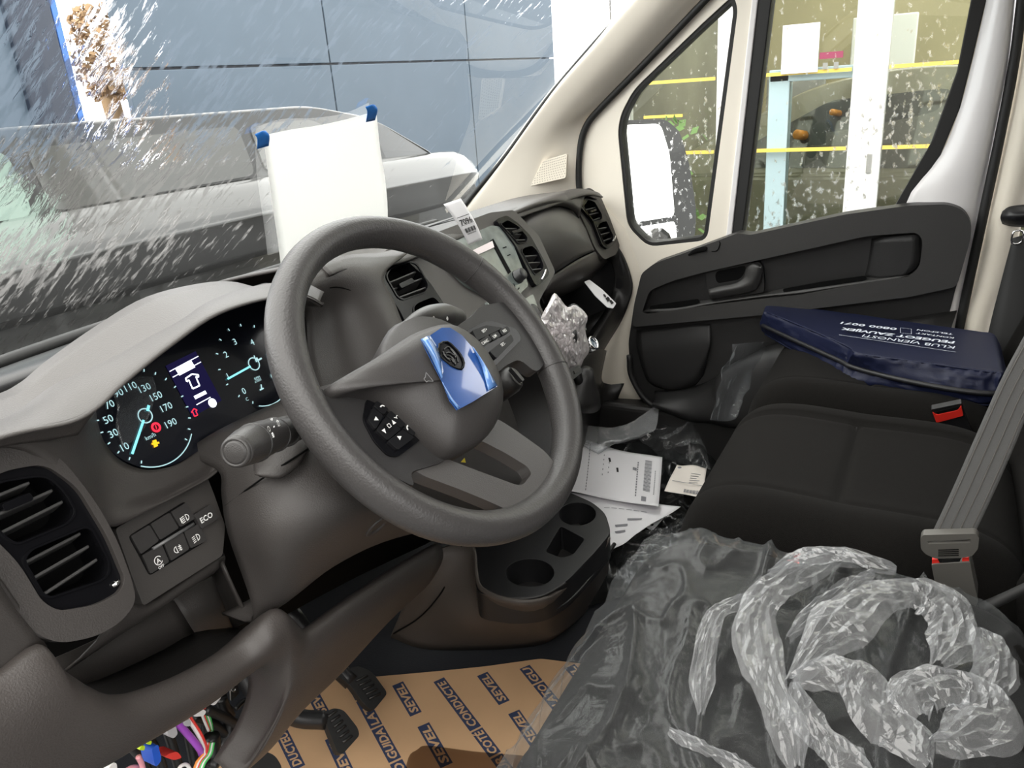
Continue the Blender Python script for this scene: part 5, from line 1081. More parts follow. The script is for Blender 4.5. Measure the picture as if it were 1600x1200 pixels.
# sloping upper face of the armrest recess, grip ledge, pockets
sheet('grip_ledge', [[*dt([(100, 505), (250, 500), (400, 468), (640, 434), (800, 420), (1000, 388), (1140, 368), (1290, 345)], 0.842)], [*dt([(140, 476), (250, 468), (400, 450), (640, 420), (720, 402), (1000, 366), (1110, 350), (1250, 330)], 0.862)]], M['door'], dtp, 0.004, 3, 3)
plate('ledge_pocket', rnd(dt([(128, 482), (250, 462), (345, 450), (352, 465), (320, 488), (150, 508), (130, 505)], 0.849), 0.006), 0.004, M['void'], dtp, smooth=False)
plate('ledge_pocket', rnd(dt([(722, 405), (900, 372), (1090, 346), (1100, 362), (1050, 378), (800, 420), (728, 422)], 0.849), 0.006), 0.004, M['void'], dtp, smooth=False)
sheet('recess_step', [[*dt([(1120, 180), (1105, 280), (1090, 352)], 0.864)], [*dt([(1190, 172), (1175, 280), (1160, 365)], 0.850)], [*dt([(1330, 160), (1330, 290), (1270, 345)], 0.846)]], M['doorlow'], dtp, 0.003, 4, 4)
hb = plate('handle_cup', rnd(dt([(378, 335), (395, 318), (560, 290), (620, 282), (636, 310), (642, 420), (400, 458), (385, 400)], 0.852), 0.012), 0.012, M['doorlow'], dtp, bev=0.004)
plate('cup_hollow', rnd(dt([(420, 345), (430, 325), (560, 298), (552, 335), (530, 362), (430, 380)], 0.8515), 0.010), 0.003, M['void'], hb, smooth=False)
sheet('handle_lever', [dt([(392, 405), (440, 392), (510, 378), (548, 352), (562, 310), (585, 292), (612, 294)], 0.843), dt([(394, 425), (445, 415), (530, 398), (580, 375), (600, 335), (612, 310), (624, 310)], 0.832), dt([(402, 450), (460, 442), (540, 428), (600, 410), (625, 370), (632, 340), (636, 330)], 0.844)], M['door'], hb, 0.008, 5, 5)
sheet('sill_button', [dt([(300, 250), (330, 225), (375, 215), (385, 218)], 0.834), dt([(302, 256), (335, 245), (372, 238), (382, 232)], 0.832)], M['void'], dtp, 0.002, 3, 2)
tube('trim_joint', dt([(440, 192), (442, 205), (430, 232), (405, 236)], 0.8365), 0.0012, M['void'], dtp, 5)
# lower pocket, speaker bulge, bottom rim
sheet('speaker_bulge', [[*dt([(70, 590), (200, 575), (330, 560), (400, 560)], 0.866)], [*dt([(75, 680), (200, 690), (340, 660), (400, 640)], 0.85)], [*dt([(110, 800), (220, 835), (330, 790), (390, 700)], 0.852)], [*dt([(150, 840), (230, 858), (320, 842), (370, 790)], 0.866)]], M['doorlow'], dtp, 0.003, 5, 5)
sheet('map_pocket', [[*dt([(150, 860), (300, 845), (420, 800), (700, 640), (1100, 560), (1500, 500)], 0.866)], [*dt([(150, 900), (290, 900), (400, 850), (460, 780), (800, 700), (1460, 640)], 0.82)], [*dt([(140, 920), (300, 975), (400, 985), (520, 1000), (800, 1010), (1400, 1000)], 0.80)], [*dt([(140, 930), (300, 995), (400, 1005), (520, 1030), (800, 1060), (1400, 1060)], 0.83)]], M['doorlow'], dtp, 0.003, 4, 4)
tube('pocket_rim', dt([(38, 700), (50, 800), (130, 915), (300, 978), (400, 990), (490, 998)], 0.855), 0.008, M['doorlow'], dtp, 8)
# ================================================================ SEATS
def sq(t, p): return (max(0.0, 1 - abs(t) ** p)) ** (1 / p * 1.6)
def seat_surface(x0, x1, y0, y1, z0, H, u, v, bol=0.028, grooves=True, wav=None, p=5.0):
    xc, yc, hx, hy = (x0 + x1) / 2, (y0 + y1) / 2, (x1 - x0) / 2, (y1 - y0) / 2
    su = math.sin(u * math.pi / 2); sv = math.sin(v * math.pi / 2)
    fu = max(0.0, 1 - abs(su) ** p) ** (1 / 2.2); fv = max(0.0, 1 - abs(sv) ** (p if sv < 0 else 4.6)) ** (1 / 2.2)
    z = z0 + H * fu * fv
    # rounded plan
    x = xc + hx * su * (1 - 0.06 * abs(sv) ** 6); y = yc + hy * sv * (1 - 0.05 * abs(su) ** 6)
    z += bol * (1 / (1 + math.exp(-(abs(su) - 0.66) * 16))) * fu * fv
    z += 0.018 * max(0, sv) * fu * fv
    if grooves:
        for g in (-0.60, 0.60): z -= 0.009 * math.exp(-((su - g) / 0.018) ** 2) * fv
        if abs(su) < 0.60: z -= 0.010 * math.exp(-((sv - 0.05) / 0.02) ** 2)
    return V((x, y, z))
def cushion(name, x0, x1, y0, y1, z0, H, mat, parent, n=72, **k):
    vs = []; fs = []
    for j in range(n + 1):
        for i in range(n + 1):
            vs.append(seat_surface(x0, x1, y0, y1, z0, H, -1 + 2 * i / n, -1 + 2 * j / n, **k))
    for j in range(n):
        for i in range(n): a = j * (n + 1) + i; fs.append((a, a + 1, a + n + 2, a + n + 1))
    # skirt down to the base
    m = len(vs); border = [i for i in range(n + 1)] + [j * (n + 1) + n for j in range(1, n + 1)] + [n * (n + 1) + i for i in range(n - 1, -1, -1)] + [j * (n + 1) for j in range(n - 1, 0, -1)]
    for b in border: vs.append(V((vs[b].x * 0.94 + (x0 + x1) / 2 * 0.06, vs[b].y * 0.86 + (y0 + y1) / 2 * 0.14, z0 - 0.12)))
    L2 = len(border)
    for i in range(L2): fs.append((border[i], m + i, m + (i + 1) % L2, border[(i + 1) % L2]))
    return mesh(name, vs, fs, mat, parent)
def seam(nm, pts, mat, parent, r=0.0016): return tube(nm, pts, r, mat, parent, 6, 3)
def make_seat(name, label, x0, x1, y0, y1, z0, H, lean, bz):
    t_ = thing(name, label, 'seat', ((x0 + x1) / 2, (y0 + y1) / 2, 0.045))
    cushion('cushion', x0, x1, y0, y1, z0, H, M['fabric'], t_)
    S_ = lambda u, v: seat_surface(x0, x1, y0, y1, z0, H, u, v) + V((0, 0, 0.0005))
    a0 = math.asin(0.60) / (math.pi / 2); vm = math.asin(0.05) / (math.pi / 2)
    for s_ in (-a0, a0): seam('seam', [S_(s_, v / 10) for v in range(-9, 10)], M['fabric2'], t_, 0.0012)
    seam('seam', [S_(a0 * u / 8, vm) for u in range(-8, 9)], M['fabric2'], t_, 0.0012)
    # piping along the side of the pad
    # base under the pad
    b = box('seat_base', (x0 + 0.03, y0 + 0.02, 0.05), (x1 - 0.03, y1 - 0.06, z0 - 0.06), M['black'], t_, 0.02)
    # backrest
    rows = []
    for k in range(7):
        f = k / 6; zz = z0 - 0.02 + bz * f; yy = y0 + 0.035 - lean * f
        th = 0.10 * (1 - 0.35 * f)
        xs = [(-1.0, 0.11), (-0.98, 0.04), (-0.85, -0.012), (-0.6, 0.006), (0, 0.012), (0.6, 0.006), (0.85, -0.012), (0.98, 0.04), (1.0, 0.11)]
        wx = (x1 - x0) / 2 * (1.0 - 0.10 * f ** 3)
        rows.append([V(((x0 + x1) / 2 + wx * a, yy - b_, zz)) for a, b_ in xs])
    top = rows[-1]; rows.append([p + V((0, -0.05, 0.03)) for p in top]); rows.append([p + V((0, -0.12, 0.0)) for p in top])
    sheet('backrest', rows, M['fabric'], t_, 0.01, 4, 4)
    return t_
make_seat('van_passenger_seat', 'black fabric middle seat with bare cushion beside the plastic covered driver seat', -0.105, 0.385, -0.62, -0.14, 0.345, 0.108, 0.20, 0.62)
make_seat('van_passenger_seat', 'black fabric outer passenger seat by the door, under the navy bag', 0.395, 0.835, -0.62, -0.14, 0.345, 0.108, 0.20, 0.62)
make_seat('van_driver_seat', 'black driver seat under crumpled clear plastic in front of the steering wheel', -0.70, -0.185, -0.62, -0.135, 0.375, 0.105, 0.20, 0.62)
# ---- clear plastic over the driver cushion
def ridge(p, s, o=0):
    q = V((p.x * s + o, p.y * s * 1.3 + o * 2, p.z * s)); return 1 - abs(noise.noise(q)) * 2
vs = []; fs = []; n = 190
for j in range(n + 1):
    for i in range(n + 1):
        u = -1 + 2 * i / n; v = -1 + 2 * j / n
        p = seat_surface(-0.72, -0.165, -0.62, -0.115, 0.352, 0.136, u, v, grooves=False)
        q = V((p.x, p.y, 0))
        qa = V((p.x * 3.2 + p.y * 1.5, p.y * 13, 0)); qb = V((p.x * 9 + p.y * 6, p.y * 22 - p.x * 8, 4)); r_ = max(0, 1 - abs(noise.noise(qa)) * 2) ** 7 * 0.013 + max(0, 1 - abs(noise.noise(qb)) * 2) ** 6 * 0.006 + noise.noise(q * 9) * 0.003
        edge_ = 1 - max(abs(u), abs(v)) ** 4
        p.z += r_ * (0.3 + 0.7 * edge_)
        # gathered pleats down the front and sides
        pl_ = math.sin(math.atan2(p.y + 0.37, p.x + 0.44) * 26 + 2 * noise.noise(q * 6)) * 0.006 * max(abs(u), abs(v)) ** 3
        p += V((p.x + 0.44, p.y + 0.37, 0)).normalized() * pl_
        vs.append(p)
for j in range(n):
    for i in range(n): a = j * (n + 1) + i; fs.append((a, a + 1, a + n + 2, a + n + 1))
pc = thing('plastic_seat_cover', 'clear crumpled plastic cover with shiny folds over the driver seat cushion', 'plastic cover', (-0.44, -0.37, 0.5))
m = len(vs); border = [i for i in range(n + 1)] + [j * (n + 1) + n for j in range(1, n + 1)] + [n * (n + 1) + i for i in range(n - 1, -1, -1)] + [j * (n + 1) for j in range(n - 1, 0, -1)]
for k, b in enumerate(border):
    d = (vs[b] - V((-0.44, -0.37, vs[b].z))).normalized(); vs.append(V((vs[b].x, vs[b].y, 0.15)) + d * (0.010 * math.sin(k * 0.5) - 0.01))
L2 = len(border)
for i in range(L2): fs.append((border[i], m + i, m + (i + 1) % L2, border[(i + 1) % L2]))
mesh('cover_sheet', vs, fs, M['clear'], pc)
# loose folded bands lying over it
def ribbon(pts, wd, seed, amp=0.008, mat='foldfilm', lean=0.17):
    """a loose double fold: centre line (pixel, height), width in metres"""
    rs = random.Random(seed)
    C = [atZ(x, y, z) for x, y, z in pts]; C = spline(C, 8); rows = []
    m_ = len(C); K = 12
    for i, c in enumerate(C):
        d = (C[min(i + 1, m_ - 1)] - C[max(i - 1, 0)]).normalized(); s_ = d.cross(V((0, 0, 1))).normalized()
        w_ = wd * (0.75 + 0.35 * noise.noise(V((i * 0.13, seed, 0))) + 0.0) * min(1, 0.25 + 4 * min(i, m_ - 1 - i) / m_)
        row = []
        for k in range(K):
            t_ = k / (K - 1) * 2 - 1
            up = (1 - t_ * t_) * wd * lean + amp * noise.noise(V((i * 0.16, k * 1.7, seed))) + amp * .5 * noise.noise(V((i * 0.5, k * 0.9, seed + 5)))
            row.append(c + s_ * (t_ * w_ / 2) + V((0, 0, up)))
        rows.append(row)
    vs = [p for r in rows for p in r]; fs = []
    for i in range(m_ - 1):
        for k in range(K - 1): a = i * K + k; fs.append((a, a + 1, a + K + 1, a + K))
    return mesh('loose_fold', vs, fs, M[mat], pc, smooth=False)
M['foldfilm'] = film('fold_film', (0.94, 0.95, 0.96), (0.70, 0.71, 0.72), 0.16, 0.2, 45, 0.08, 0.35, 0.06)
ribbon([(1245, 1210, .50), (1225, 1120, .52), (1190, 1040, .52), (1182, 960, .52), (1215, 915, .53), (1290, 875, .53), (1350, 880, .53)], 0.055, 1)
ribbon([(1235, 1075, .52), (1290, 1000, .53), (1345, 950, .54), (1395, 930, .53), (1450, 935, .525), (1485, 968, .52), (1490, 1010, .52), (1465, 1050, .52)], 0.075, 2)
ribbon([(1235, 1070, .52), (1300, 1050, .53), (1340, 1060, .53), (1360, 1100, .52), (1410, 1150, .51), (1450, 1210, .50)], 0.065, 3)
ribbon([(1240, 1075, .515), (1260, 1130, .51), (1310, 1175, .505), (1360, 1215, .50)], 0.05, 4)
ribbon([(1440, 1130, .52), (1425, 1085, .525), (1470, 1070, .525), (1520, 1080, .52), (1545, 1120, .515), (1500, 1160, .51), (1455, 1170, .51)], 0.065, 5)
ribbon([(1200, 900, .52), (1260, 870, .54), (1330, 872, .54), (1400, 895, .53)], 0.04, 6)
ribbon([(1230, 1000, .52), (1280, 950, .525), (1330, 915, .53), (1365, 900, .53)], 0.03, 7)
ribbon([(1515, 985, .50), (1545, 1010, .50), (1556, 1040, .51), (1545, 1100, .50)], 0.05, 8)
ribbon([(1180, 930, .515), (1120, 960, .515), (1100, 1030, .51), (1095, 1120, .50)], 0.03, 9)
ribbon([(1045, 1145, .50), (1090, 1165, .505), (1140, 1190, .50), (1190, 1215, .495)], 0.022, 10)
# ---- belts and buckles
bk = thing('seat_belt', 'grey seat belt webbing running down to the fastened buckle by the driver seat', 'seat belt', atZ(1488, 860, .50))
bl = [(1454, 838, -.165), (1488, 765, -.162), (1532, 665, -.158), (1567, 588, -.155), (1608, 510, -.15), (1660, 400, -.145)]
br_ = [(1521, 838, -.165), (1551, 775, -.162), (1582, 705, -.158), (1606, 648, -.155), (1650, 560, -.15), (1700, 460, -.145)]
L3 = [atX(*p) for p in bl]; R3 = [atX(*p) for p in br_]
for E_ in (L3, R3):
    dv = (E_[-1] - E_[-3]).normalized(); E_.append(E_[-1] + dv * 0.12); E_.append(E_[-1] + dv * 0.12 + V((0.01, -0.03, 0)))
sheet('webbing', [[a, a.lerp(b, .25), a.lerp(b, .5), a.lerp(b, .75), b] for a, b in zip(L3, R3)], M['belt'], bk, 0.0014, 3, 6)
for t_ in (.12, .38, .62, .88): tube('weave_line', [a.lerp(b, t_) + (CAM - a).normalized() * 0.0004 for a, b in zip(L3, R3)], 0.0007, M['beltplastic'], bk, 5, 5)
TY = ((1.0, 0.0, 0.25), -0.17 + 0.25 * 0.5)
TQ = [(1438, 842), (1442, 836), (1524, 834), (1530, 840), (1528, 858), (1519, 869), (1500, 872), (1462, 873), (1446, 866), (1439, 858)]
tg_ = plate('tongue', rnd(on(TY, TQ), 0.003), 0.010, M['beltplastic'], bk, holes=[on(TY, [(1449, 846), (1517, 843), (1516, 848), (1450, 850)])], bev=0.002)
nY = newell(on(TY, TQ)); nY = nY if nY.dot(CAM - L3[0]) > 0 else -nY
for k in range(4): tube('tongue_rib', [hit(1466, 859 + k * 3, *TY) + nY * .0005, hit(1498, 858 + k * 3, *TY) + nY * .0005], 0.0006, M['void'], tg_, 5, 1)
plate('tongue_blade', on(TY, [(1463, 872), (1504, 871), (1499, 881), (1468, 882)]), 0.003, M['chrome'], bk, lift=-0.003)
bu = thing('belt_buckle', 'grey belt buckle with red button corners, belt tongue pushed in, beside the driver cushion', 'buckle', hit(1490, 910, *TY))
plate('buckle_body', rnd(on(TY, [(1455, 884), (1516, 880), (1519, 898), (1528, 940), (1522, 960), (1470, 960)]), 0.003), 0.026, M['beltplastic'], bu, bev=0.003, lift=-0.002)
plate('red_button', rnd(on(TY, [(1456, 878), (1468, 878), (1468, 885), (1456, 885)]), 0.001), 0.012, M['red'], bu, bev=0.001, lift=-0.004); plate('red_button', rnd(on(TY, [(1503, 876), (1514, 875), (1514, 882), (1503, 883)]), 0.001), 0.012, M['red'], bu, bev=0.001, lift=-0.004)
tube('buckle_stalk', [hit(1498, 955, *TY) + nY * -.014, hit(1515, 1000, *TY) + nY * -.03, hit(1535, 1060, *TY) + nY * -0.05], 0.014, M['zip'], bu, 10)
sheet('anchor_strap', [[atX(1528, 942, -.17), atX(1570, 925, -.165), atX(1612, 905, -.16)], [atX(1535, 960, -.18), atX(1575, 942, -.17), atX(1620, 918, -.165)]], M['rubber'], bu, 0.004, 4, 2)
RB = ((1.0, 0.1, 0.35), 0.39 + 0.1 * -0.5 + 0.35 * 0.45)
rb = thing('belt_buckle', 'empty belt buckle with bright red button between the two passenger cushions', 'buckle', hit(1482, 660, *RB))
plate('buckle_body', rnd(on(RB, [(1454, 640), (1503, 630), (1508, 650), (1525, 690), (1528, 720), (1490, 715), (1470, 672)]), 0.004), 0.012, M['black'], rb, bev=0.003)
plate('red_button', rnd(on(RB, [(1457, 643), (1463, 647), (1495, 640), (1502, 633), (1505, 648), (1463, 659)]), 0.002), 0.006, M['red'], rb, bev=0.001, lift=0.003)
plate('buckle_slot', on(RB, [(1461, 643), (1500, 634), (1497, 639), (1465, 646)]), 0.002, M['void'], rb, lift=0.002, smooth=False)
b3 = thing('belt_buckle', 'small red buckle button peeping over the top edge of the plastic covered seat', 'buckle', atZ(1240, 880, .46))
q = [(1230, 875), (1248, 873), (1249, 880), (1232, 882)]
plate('buckle_body', rnd([atZ(x, y, .462) + V((0, 0, -0.004)) for x, y in [(1228, 874), (1250, 872), (1251, 890), (1230, 891)]], .002), 0.03, M['black'], b3, bev=.002); plate('red_button', [atZ(x, y, .464) for x, y in q], 0.003, M['red'], b3, bev=.0005)
# belt guide on the B pillar
bg_ = thing('belt_guide', 'black belt guide with metal slot on the rear pillar by the passenger seat', 'belt guide', atX(1580, 345, .84))
sheet('guide_cover', [[atX(1566, 330, .85), atX(1580, 322, .84), atX(1620, 318, .84)], [atX(1563, 340, .84), atX(1582, 338, .82), atX(1622, 336, .82)], [atX(1566, 350, .85), atX(1582, 354, .84), atX(1620, 356, .84)]], M['black'], bg_, 0.006, 4, 4)
tube('metal_loop', [atX(x, y, .84) for x, y in ((1584, 362), (1598, 362), (1596, 378), (1581, 380))], 0.0022, M['chrome'], bg_, 6, 3, closed=True)
sheet('pillar_webbing', [[atX(1582, 372, .85), atX(1604, 366, .85), atX(1630, 360, .85)], [atX(1564, 440, .84), atX(1600, 440, .835), atX(1640, 440, .84)], [atX(1544, 520, .82), atX(1590, 520, .815), atX(1640, 520, .82)], [atX(1528, 610, .80), atX(1590, 610, .795), atX(1640, 600, .80)]], M['rubber'], bg_, 0.002, 2, 4)
# ---- navy bag
bag = thing('navy_bag', 'navy nylon zip bag with white lettering lying on the outer passenger seat', 'bag', atZ(1380, 570, .44))
cols = [((1196, 522), (1193, 507), (1199, 489), (1203, 476)), ((1243, 549), (1245, 531), (1247, 508), (1252, 481)), ((1308, 586), (1312, 561), (1322, 541), (1320, 490)), ((1330, 597), (1335, 572), (1340, 553), (1340, 492)), ((1400, 610), (1405, 590), (1402, 562), (1400, 501)), ((1480, 625), (1490, 606), (1480, 573), (1480, 512)), ((1540, 632), (1552, 612), (1545, 582), (1530, 519)), ((1558, 628), (1568, 606), (1565, 584), (1552, 523))]
def bagcol(c):
    a, b, d, e = c
    A = atZ(*a, .445); B = atZ(*b, .475); D_ = atZ(*d, .508); E_ = atZ(*e, .500)
    return [A + V((0.03, 0, -0.01)), A, A * .5 + B * .5 + V((-0.004, 0, 0)), B + V((-0.003, 0, 0)), B * .5 + D_ * .5 + V((-0.005, 0, 0.001)), D_, D_ * .9 + E_ * .1 + V((0, 0, 0.002)), D_ * .5 + E_ * .5 + V((0, 0, .003)), D_ * .1 + E_ * .9 + V((0, 0, 0.002)), E_, E_ + V((0.012, 0, -0.03)), E_ + V((0.01, 0, -0.06))]
BC = [bagcol(c) for c in cols]
first = [p + V((0.0, 0.012, 0)) * 0 + (BC[0][7] - p) * 0.35 + V((0.0, 0.012, -0.012)) for p in BC[0]]; last = [p + (BC[-1][7] - p) * 0.35 + V((0, -0.012, -0.012)) for p in BC[-1]]
BC = [first] + BC + [last]
def crink(p, u, v):
    k = noise.noise(p * 40) * 0.004 + max(0, 1 - abs(noise.noise(V((p.x * 30, p.y * 60, p.z * 20))) * 2.4)) ** 3 * 0.007
    side = 1.0 if v < 0.5 else 0.12
    return p + V((-k * side, 0, k * side * 0.5))
rowsB = [[BC[i][r] for i in range(len(BC))] for r in range(len(BC[0]))]
sheet('bag_shell', rowsB, M['nylon'], bag, 0.002, 10, 5, disp=crink)
tube('piping', [c[5] + V((-0.002, 0, 0.002)) for c in BC[1:-1]], 0.0022, M['nylon'], bag, 6, 6)
tube('zip', [c[3] + V((-0.0065, 0, 0.0)) for c in BC[1:-1]], 0.0052, M['zip'], bag, 8, 6)
tube('piping', [c[1] + V((-0.002, 0, 0.0)) for c in BC[1:-1]], 0.002, M['nylon'], bag, 6, 6)
P = Print()
ZB = 0.5135
def bz_(x, y): 
    return atZ(x, y, ZB)
o1 = bz_(1492, 549); o2 = bz_(1311, 523)
def txt(s, a, b, h, bold=0.0):
    A = bz_(*a); B = bz_(*b); d = (B - A); P.word(s, (A + B) / 2 + V((0, 0, .001)), d, V((0, 0, 1)).cross(d), h, bold=bold, width=d.length)
P.bar(bz_(1493, 550), bz_(1311, 523), 0.0012, (0, 0, 1))
txt('KLUB VJERNOSTI', (1491, 544), (1348, 525), 0.017); txt('PEUGEOT ZAUVIJEK', (1491, 536), (1314, 514), 0.016, 0.03)
txt('KONTAKT', (1490, 529), (1432, 521), 0.0095, .01); txt('TELEFON', (1489, 523), (1433, 516), 0.0095, .01)
txt('0800 0071', (1401, 515), (1314, 505), 0.016, .02)
P.line([bz_(*q) for q in ((1407, 512), (1424, 514), (1424, 522), (1407, 520))], 0.0008, (0, 0, 1), True)
P.build('lettering', M['nylonlt'], bag)
# ---- gear lever wrapped in bubble film
gl_ = thing('gear_lever', 'gear lever knob wrapped in crumpled silver bubble film', 'gear lever', atY(885, 590, .2))
tube('lever_rod', [atY(905, 600, .22), atY(895, 560, .19), atY(882, 525, .165)], 0.011, M['black'], gl_, 10)
lathe('lever_knob', atY(882, 530, .165), (0, -.4, 1), [(0, -.03), (.018, -.028), (.024, -.01), (.024, .01), (.016, .026), (0, .03)], M['black'], gl_, 20)
gaiter = lathe('gaiter', atY(905, 610, .225), (0, -.45, 1), [(.06, -.02), (.05, .0), (.036, .02), (.022, .04), (.012, .06)], M['dashdark'], gl_, 24)
bub = thing('bubble_wrap', 'crumpled clear bubble wrap standing around the gear lever knob', 'bubble wrap', atY(882, 530, .16))
OUT = [(866, 458), (876, 468), (887, 480), (900, 477), (918, 494), (914, 514), (921, 546), (912, 562), (905, 575), (884, 577), (866, 560), (850, 536), (839, 514), (848, 490), (856, 476)]
OO = spline([atY(x, y, .165) for x, y in OUT], 3, True); cc = atY(880, 524, .165); vs = []; fs = []; n_ = len(OO)
vd = (CAM - cc).normalized()
ringsB = [(1.0, 0.0), (0.96, .022), (0.86, .036), (0.7, .046), (0.5, .053), (0.28, .057)]
for ri, (s_, h) in enumerate(ringsB):
    for k, p in enumerate(OO):
        q = cc + (p - cc) * s_; j_ = noise.noise(q * 45) * .012 + noise.noise(q * 110) * .006
        vs.append(q + vd * (h + (j_ if ri else 0)))
vs.append(cc + vd * .058)
for j in range(len(ringsB) - 1):
    for i in range(n_): fs.append((j * n_ + i, j * n_ + (i + 1) % n_, (j + 1) * n_ + (i + 1) % n_, (j + 1) * n_ + i))
for i in range(n_): fs.append(((len(ringsB) - 1) * n_ + i, (len(ringsB) - 1) * n_ + (i + 1) % n_, len(vs) - 1))
nf = len(fs)
for f in list(fs[:nf]): pass
shell = mesh('wrap_sheet', vs, fs, M['bubble'], bub, smooth=False)
bvs = []; bfs = []
rb_ = random.Random(5)
for k in range(150):
    i = rb_.randrange(n_); s_ = rb_.uniform(0.1, 0.92); q = cc + (OO[i] - cc) * s_
    h = .058 * (1 - s_ ** 2.4) + noise.noise(q * 45) * .012
    c = q + vd * h; u = vd.orthogonal().normalized(); w_ = vd.cross(u); b = len(bvs); r_ = 0.0042
    bvs.append(c + vd * .004)
    for a in range(8): bvs.append(c + (u * math.cos(a * .785) + w_ * math.sin(a * .785)) * r_)
    for a in range(8): bfs.append((b, b + 1 + a, b + 1 + (a + 1) % 8))
o = mesh('air_bubbles', bvs, bfs, M['bubble'], bub); o['kind'] = 'stuff'
sheet('loose_corner', [[atY(886, 478, .19), atY(897, 474, .18), atY(908, 480, .19)], [atY(892, 495, .18), atY(905, 490, .165), atY(918, 497, .18)], [atY(895, 512, .18), atY(908, 512, .17), atY(917, 516, .18)]], M['clear'], bub, 0.0003, 4, 4, disp=lambda p, u, v: p + V((0, noise.noise(p * 70) * .008, 0)))
# ---- papers, label and plastic on the passenger floor
def flat(name, part, label, cat, q, z, mat, curl=0.006, group=None, seed=0):
    Q = [atZ(x, y, zz) for (x, y), zz in zip(q, z)]
    t_ = thing(name, label, cat, sum(Q, V()) / 4, group)
    rows = []
    for j in range(7):
        rows.append([bil(Q, i / 6, j / 6) + V((0, 0, curl * (math.sin(i * 1.1 + seed) * math.sin(j * .8 + seed * 2)) + curl * 1.2)) for i in range(7)])
    sheet(part, rows, mat, t_, 0.0004, 3, 3, to=V((.3, -.2, 2)))
    f = lambda u, v: bil(Q, u, v) + V((0, 0, curl * (math.sin(u * 6 * 1.1 + seed) * math.sin(v * 6 * .8 + seed * 2)) + curl * 1.2 + .0012))
    return t_, f
up3 = (0, 0, 1)
t2, f2 = flat('printed_sheet', 'sheet', 'white printed sheet turned askew beneath the upright delivery sheet on the floor', 'paper', [(880, 770), (1064, 793), (1000, 835), (958, 862)], (.125, .11, .115, .12), M['paper'], .004, None, 2)
P = Print()
for a, b in (((.35, .62), (.55, .66)), ((.3, .74), (.5, .78)), ((.55, .5), (.75, .55))):
    P.tri([f2(a[0], a[1]), f2(b[0], a[1]), f2(b[0], b[1]), f2(a[0], b[1])])
for k in range(6): P.bar(f2(.3 + k * .08, .3), f2(.36 + k * .08, .3), .002, up3)
P.build('sheet_print', M['paperprint'], t2)['kind'] = 'stuff'
t3, f3 = flat('printed_sheet', 'sheet', 'small corner of a printed sheet sticking out lowest under the other papers', 'paper', [(960, 815), (1038, 810), (1021, 829), (1004, 825)], (.105, .10, .10, .102), M['paper'], .002, None, 3)
P = Print(); P.bar(f3(.7, .6), f3(.85, .7), .008, up3); P.build('sheet_print', M['ink'], t3)
t1, f1 = flat('delivery_sheet', 'sheet', 'large white delivery sheet with barcode and crease on the floor beside the console', 'paper', [(890, 686), (1035, 720), (1029, 796), (880, 770)], (.15, .135, .13, .14), M['paper'], .005, None, 1)
P = Print()
for k in range(26): P.bar(f1(.83, .14 + k * .024), f1(.90, .14 + k * .024), .0022 if k % 3 else .0035, up3)
P.tri([f1(.82, .86), f1(.87, .86), f1(.87, .95), f1(.82, .95)])
for k in range(14): P.bar(f1(.76, .2 + k * .05), f1(.76, .235 + k * .05), .003, up3); P.bar(f1(.94, .3 + k * .035), f1(.94, .325 + k * .035), .002, up3)
for k in range(16): P.bar(f1(.24, .06 + k * .056), f1(.24, .10 + k * .056), .0022, up3)
for k in range(9): P.bar(f1(.40 + .06 * (k % 2), .2 + k * .05), f1(.40 + .06 * (k % 2), .23 + k * .05), .002, up3)
P.tri([f1(.71, .34), f1(.75, .34), f1(.75, .40), f1(.71, .40)])
P.build('sheet_print', M['paperprint'], t1)['kind'] = 'stuff'
P = Print(); P.bar(f1(.455, .25), f1(.47, .34), .005, up3); P.bar(f1(.55, .44), f1(.56, .53), .005, up3); P.ring(f1(.2, .08), (1, 0, 0), (0, 1, 0), .006, .0015, 12); P.build('sheet_mark', M['ink'], t1)
t4, f4 = flat('cream_shipping_label', 'label_sheet', 'cream coloured label with barcode on the floor beside the middle seat front', 'label', [(1058, 727), (1104, 733), (1098, 780), (1038, 769)], (.15, .145, .13, .14), M['label'], .003, None, 4)
P = Print()
for k in range(16): P.bar(f4(.5 + k * .028, .82), f4(.5 + k * .028, .94), .0012 + .001 * (k % 3 == 0), up3)
for k in range(5): P.bar(f4(.55, .28 + k * .07), f4(.85 - .05 * (k % 3), .28 + k * .07), .0022, up3)
P.bar(f4(.1, .66), f4(.95, .66), .0022, up3); P.disc(f4(.12, .1), (1, 0, 0), (0, 1, 0), .005, 10)
P.build('label_print', M['paperprint'], t4)
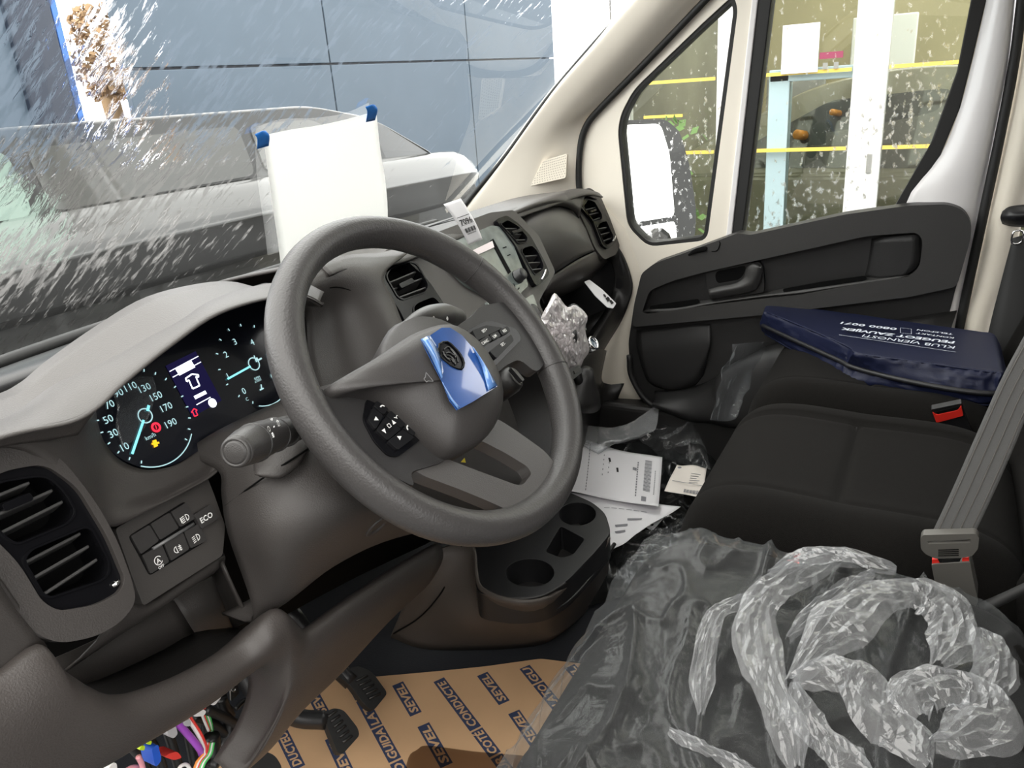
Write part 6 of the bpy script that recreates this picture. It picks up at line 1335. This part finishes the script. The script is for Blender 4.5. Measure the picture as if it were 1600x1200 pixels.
# glossy dark plastic heaped over the passenger floor
def heap(name, part, label, poly, z, amp, mat, nu=70, nv=50, seed=0, pw=3):
    """crumpled sheet spread over a four cornered patch of floor"""
    Q = [atZ(x, y, zz) for (x, y), zz in zip(poly, z)]
    t_ = thing(name, label, 'plastic sheet', sum(Q, V()) / 4)
    vs = []; fs = []
    for j in range(nv + 1):
        for i in range(nu + 1):
            u, v = i / nu, j / nv; p = bil(Q, u, v); q = V((p.x, p.y, seed))
            e = min(1, 6 * min(u, 1 - u, v, 1 - v) + .15)
            h = (max(0, 1 - abs(noise.noise(q * 8)) * 2) ** pw * amp + noise.noise(q * 5) * amp * .6 + max(0, 1 - abs(noise.noise(q * 19)) * 2) ** 3 * amp * .4 + amp * .4) * e
            w_ = V((noise.noise(q * 4) * .03, noise.noise(q * 4 + V((9, 9, 0))) * .03, 0))
            vs.append(p + w_ + V((0, 0, h)))
    for j in range(nv):
        for i in range(nu): a = j * (nu + 1) + i; fs.append((a, a + 1, a + nu + 2, a + nu + 1))
    mesh(part, vs, fs, mat, t_); return t_
heap('dark_floor_plastic', 'sheet', 'glossy dark plastic sheeting crumpled over the passenger floor under the papers', [(905, 690), (1110, 660), (1130, 870), (915, 960)], (.05, .05, .05, .05), .03, M['blackbag'], seed=1)
heap('clear_floor_plastic', 'sheet', 'clear plastic bag with shiny creases on the floor below the passenger door', [(985, 672), (1080, 640), (1115, 735), (1040, 722)], (.11, .14, .13, .11), .03, M['clear'], seed=4)
heap('clear_console_plastic', 'sheet', 'clear plastic strands bunched on the floor behind the cup holder console', [(965, 860), (1090, 800), (1120, 905), (990, 950)], (.07, .075, .075, .06), .03, M['clear'], seed=7)
# translucent strip across and the bag hanging on the outer seat front
t_ = thing('folded_plastic_strip', 'flat translucent plastic strip draped from the console to the door sill', 'plastic strip', atZ(980, 690, .16))
sheet('strip', [[atZ(900, 660, .18), atZ(950, 668, .18), atZ(985, 660, .19), atZ(1030, 630, .2)], [atZ(905, 690, .17), atZ(950, 688, .17), atZ(990, 680, .18), atZ(1028, 655, .19)], [atZ(935, 710, .15), atZ(960, 695, .16), atZ(1000, 683, .17), atZ(1024, 672, .18)]], M['foldfilm'], t_, 0.0003, 6, 5, disp=lambda p, u, v: p + V((0, 0, noise.noise(p * 30) * .006)))
t_ = thing('seat_front_plastic', 'clear plastic sheet hanging from the front of the outer passenger cushion', 'plastic sheet', atY(1140, 600, -.10))
sheet('sheet', [[atY(1146, 538, -.10), atY(1165, 536, -.095), atY(1200, 534, -.105)], [atY(1132, 575, -.095), atY(1155, 580, -.08), atY(1180, 575, -.10)], [atY(1120, 620, -.09), atY(1140, 622, -.075), atY(1162, 620, -.10)], [atY(1108, 656, -.085), atY(1130, 658, -.08), atY(1150, 655, -.10)]], M['clear'], t_, 0.0003, 7, 7, disp=lambda p, u, v: p + V((0, noise.noise(p * 28) * .012, 0)))
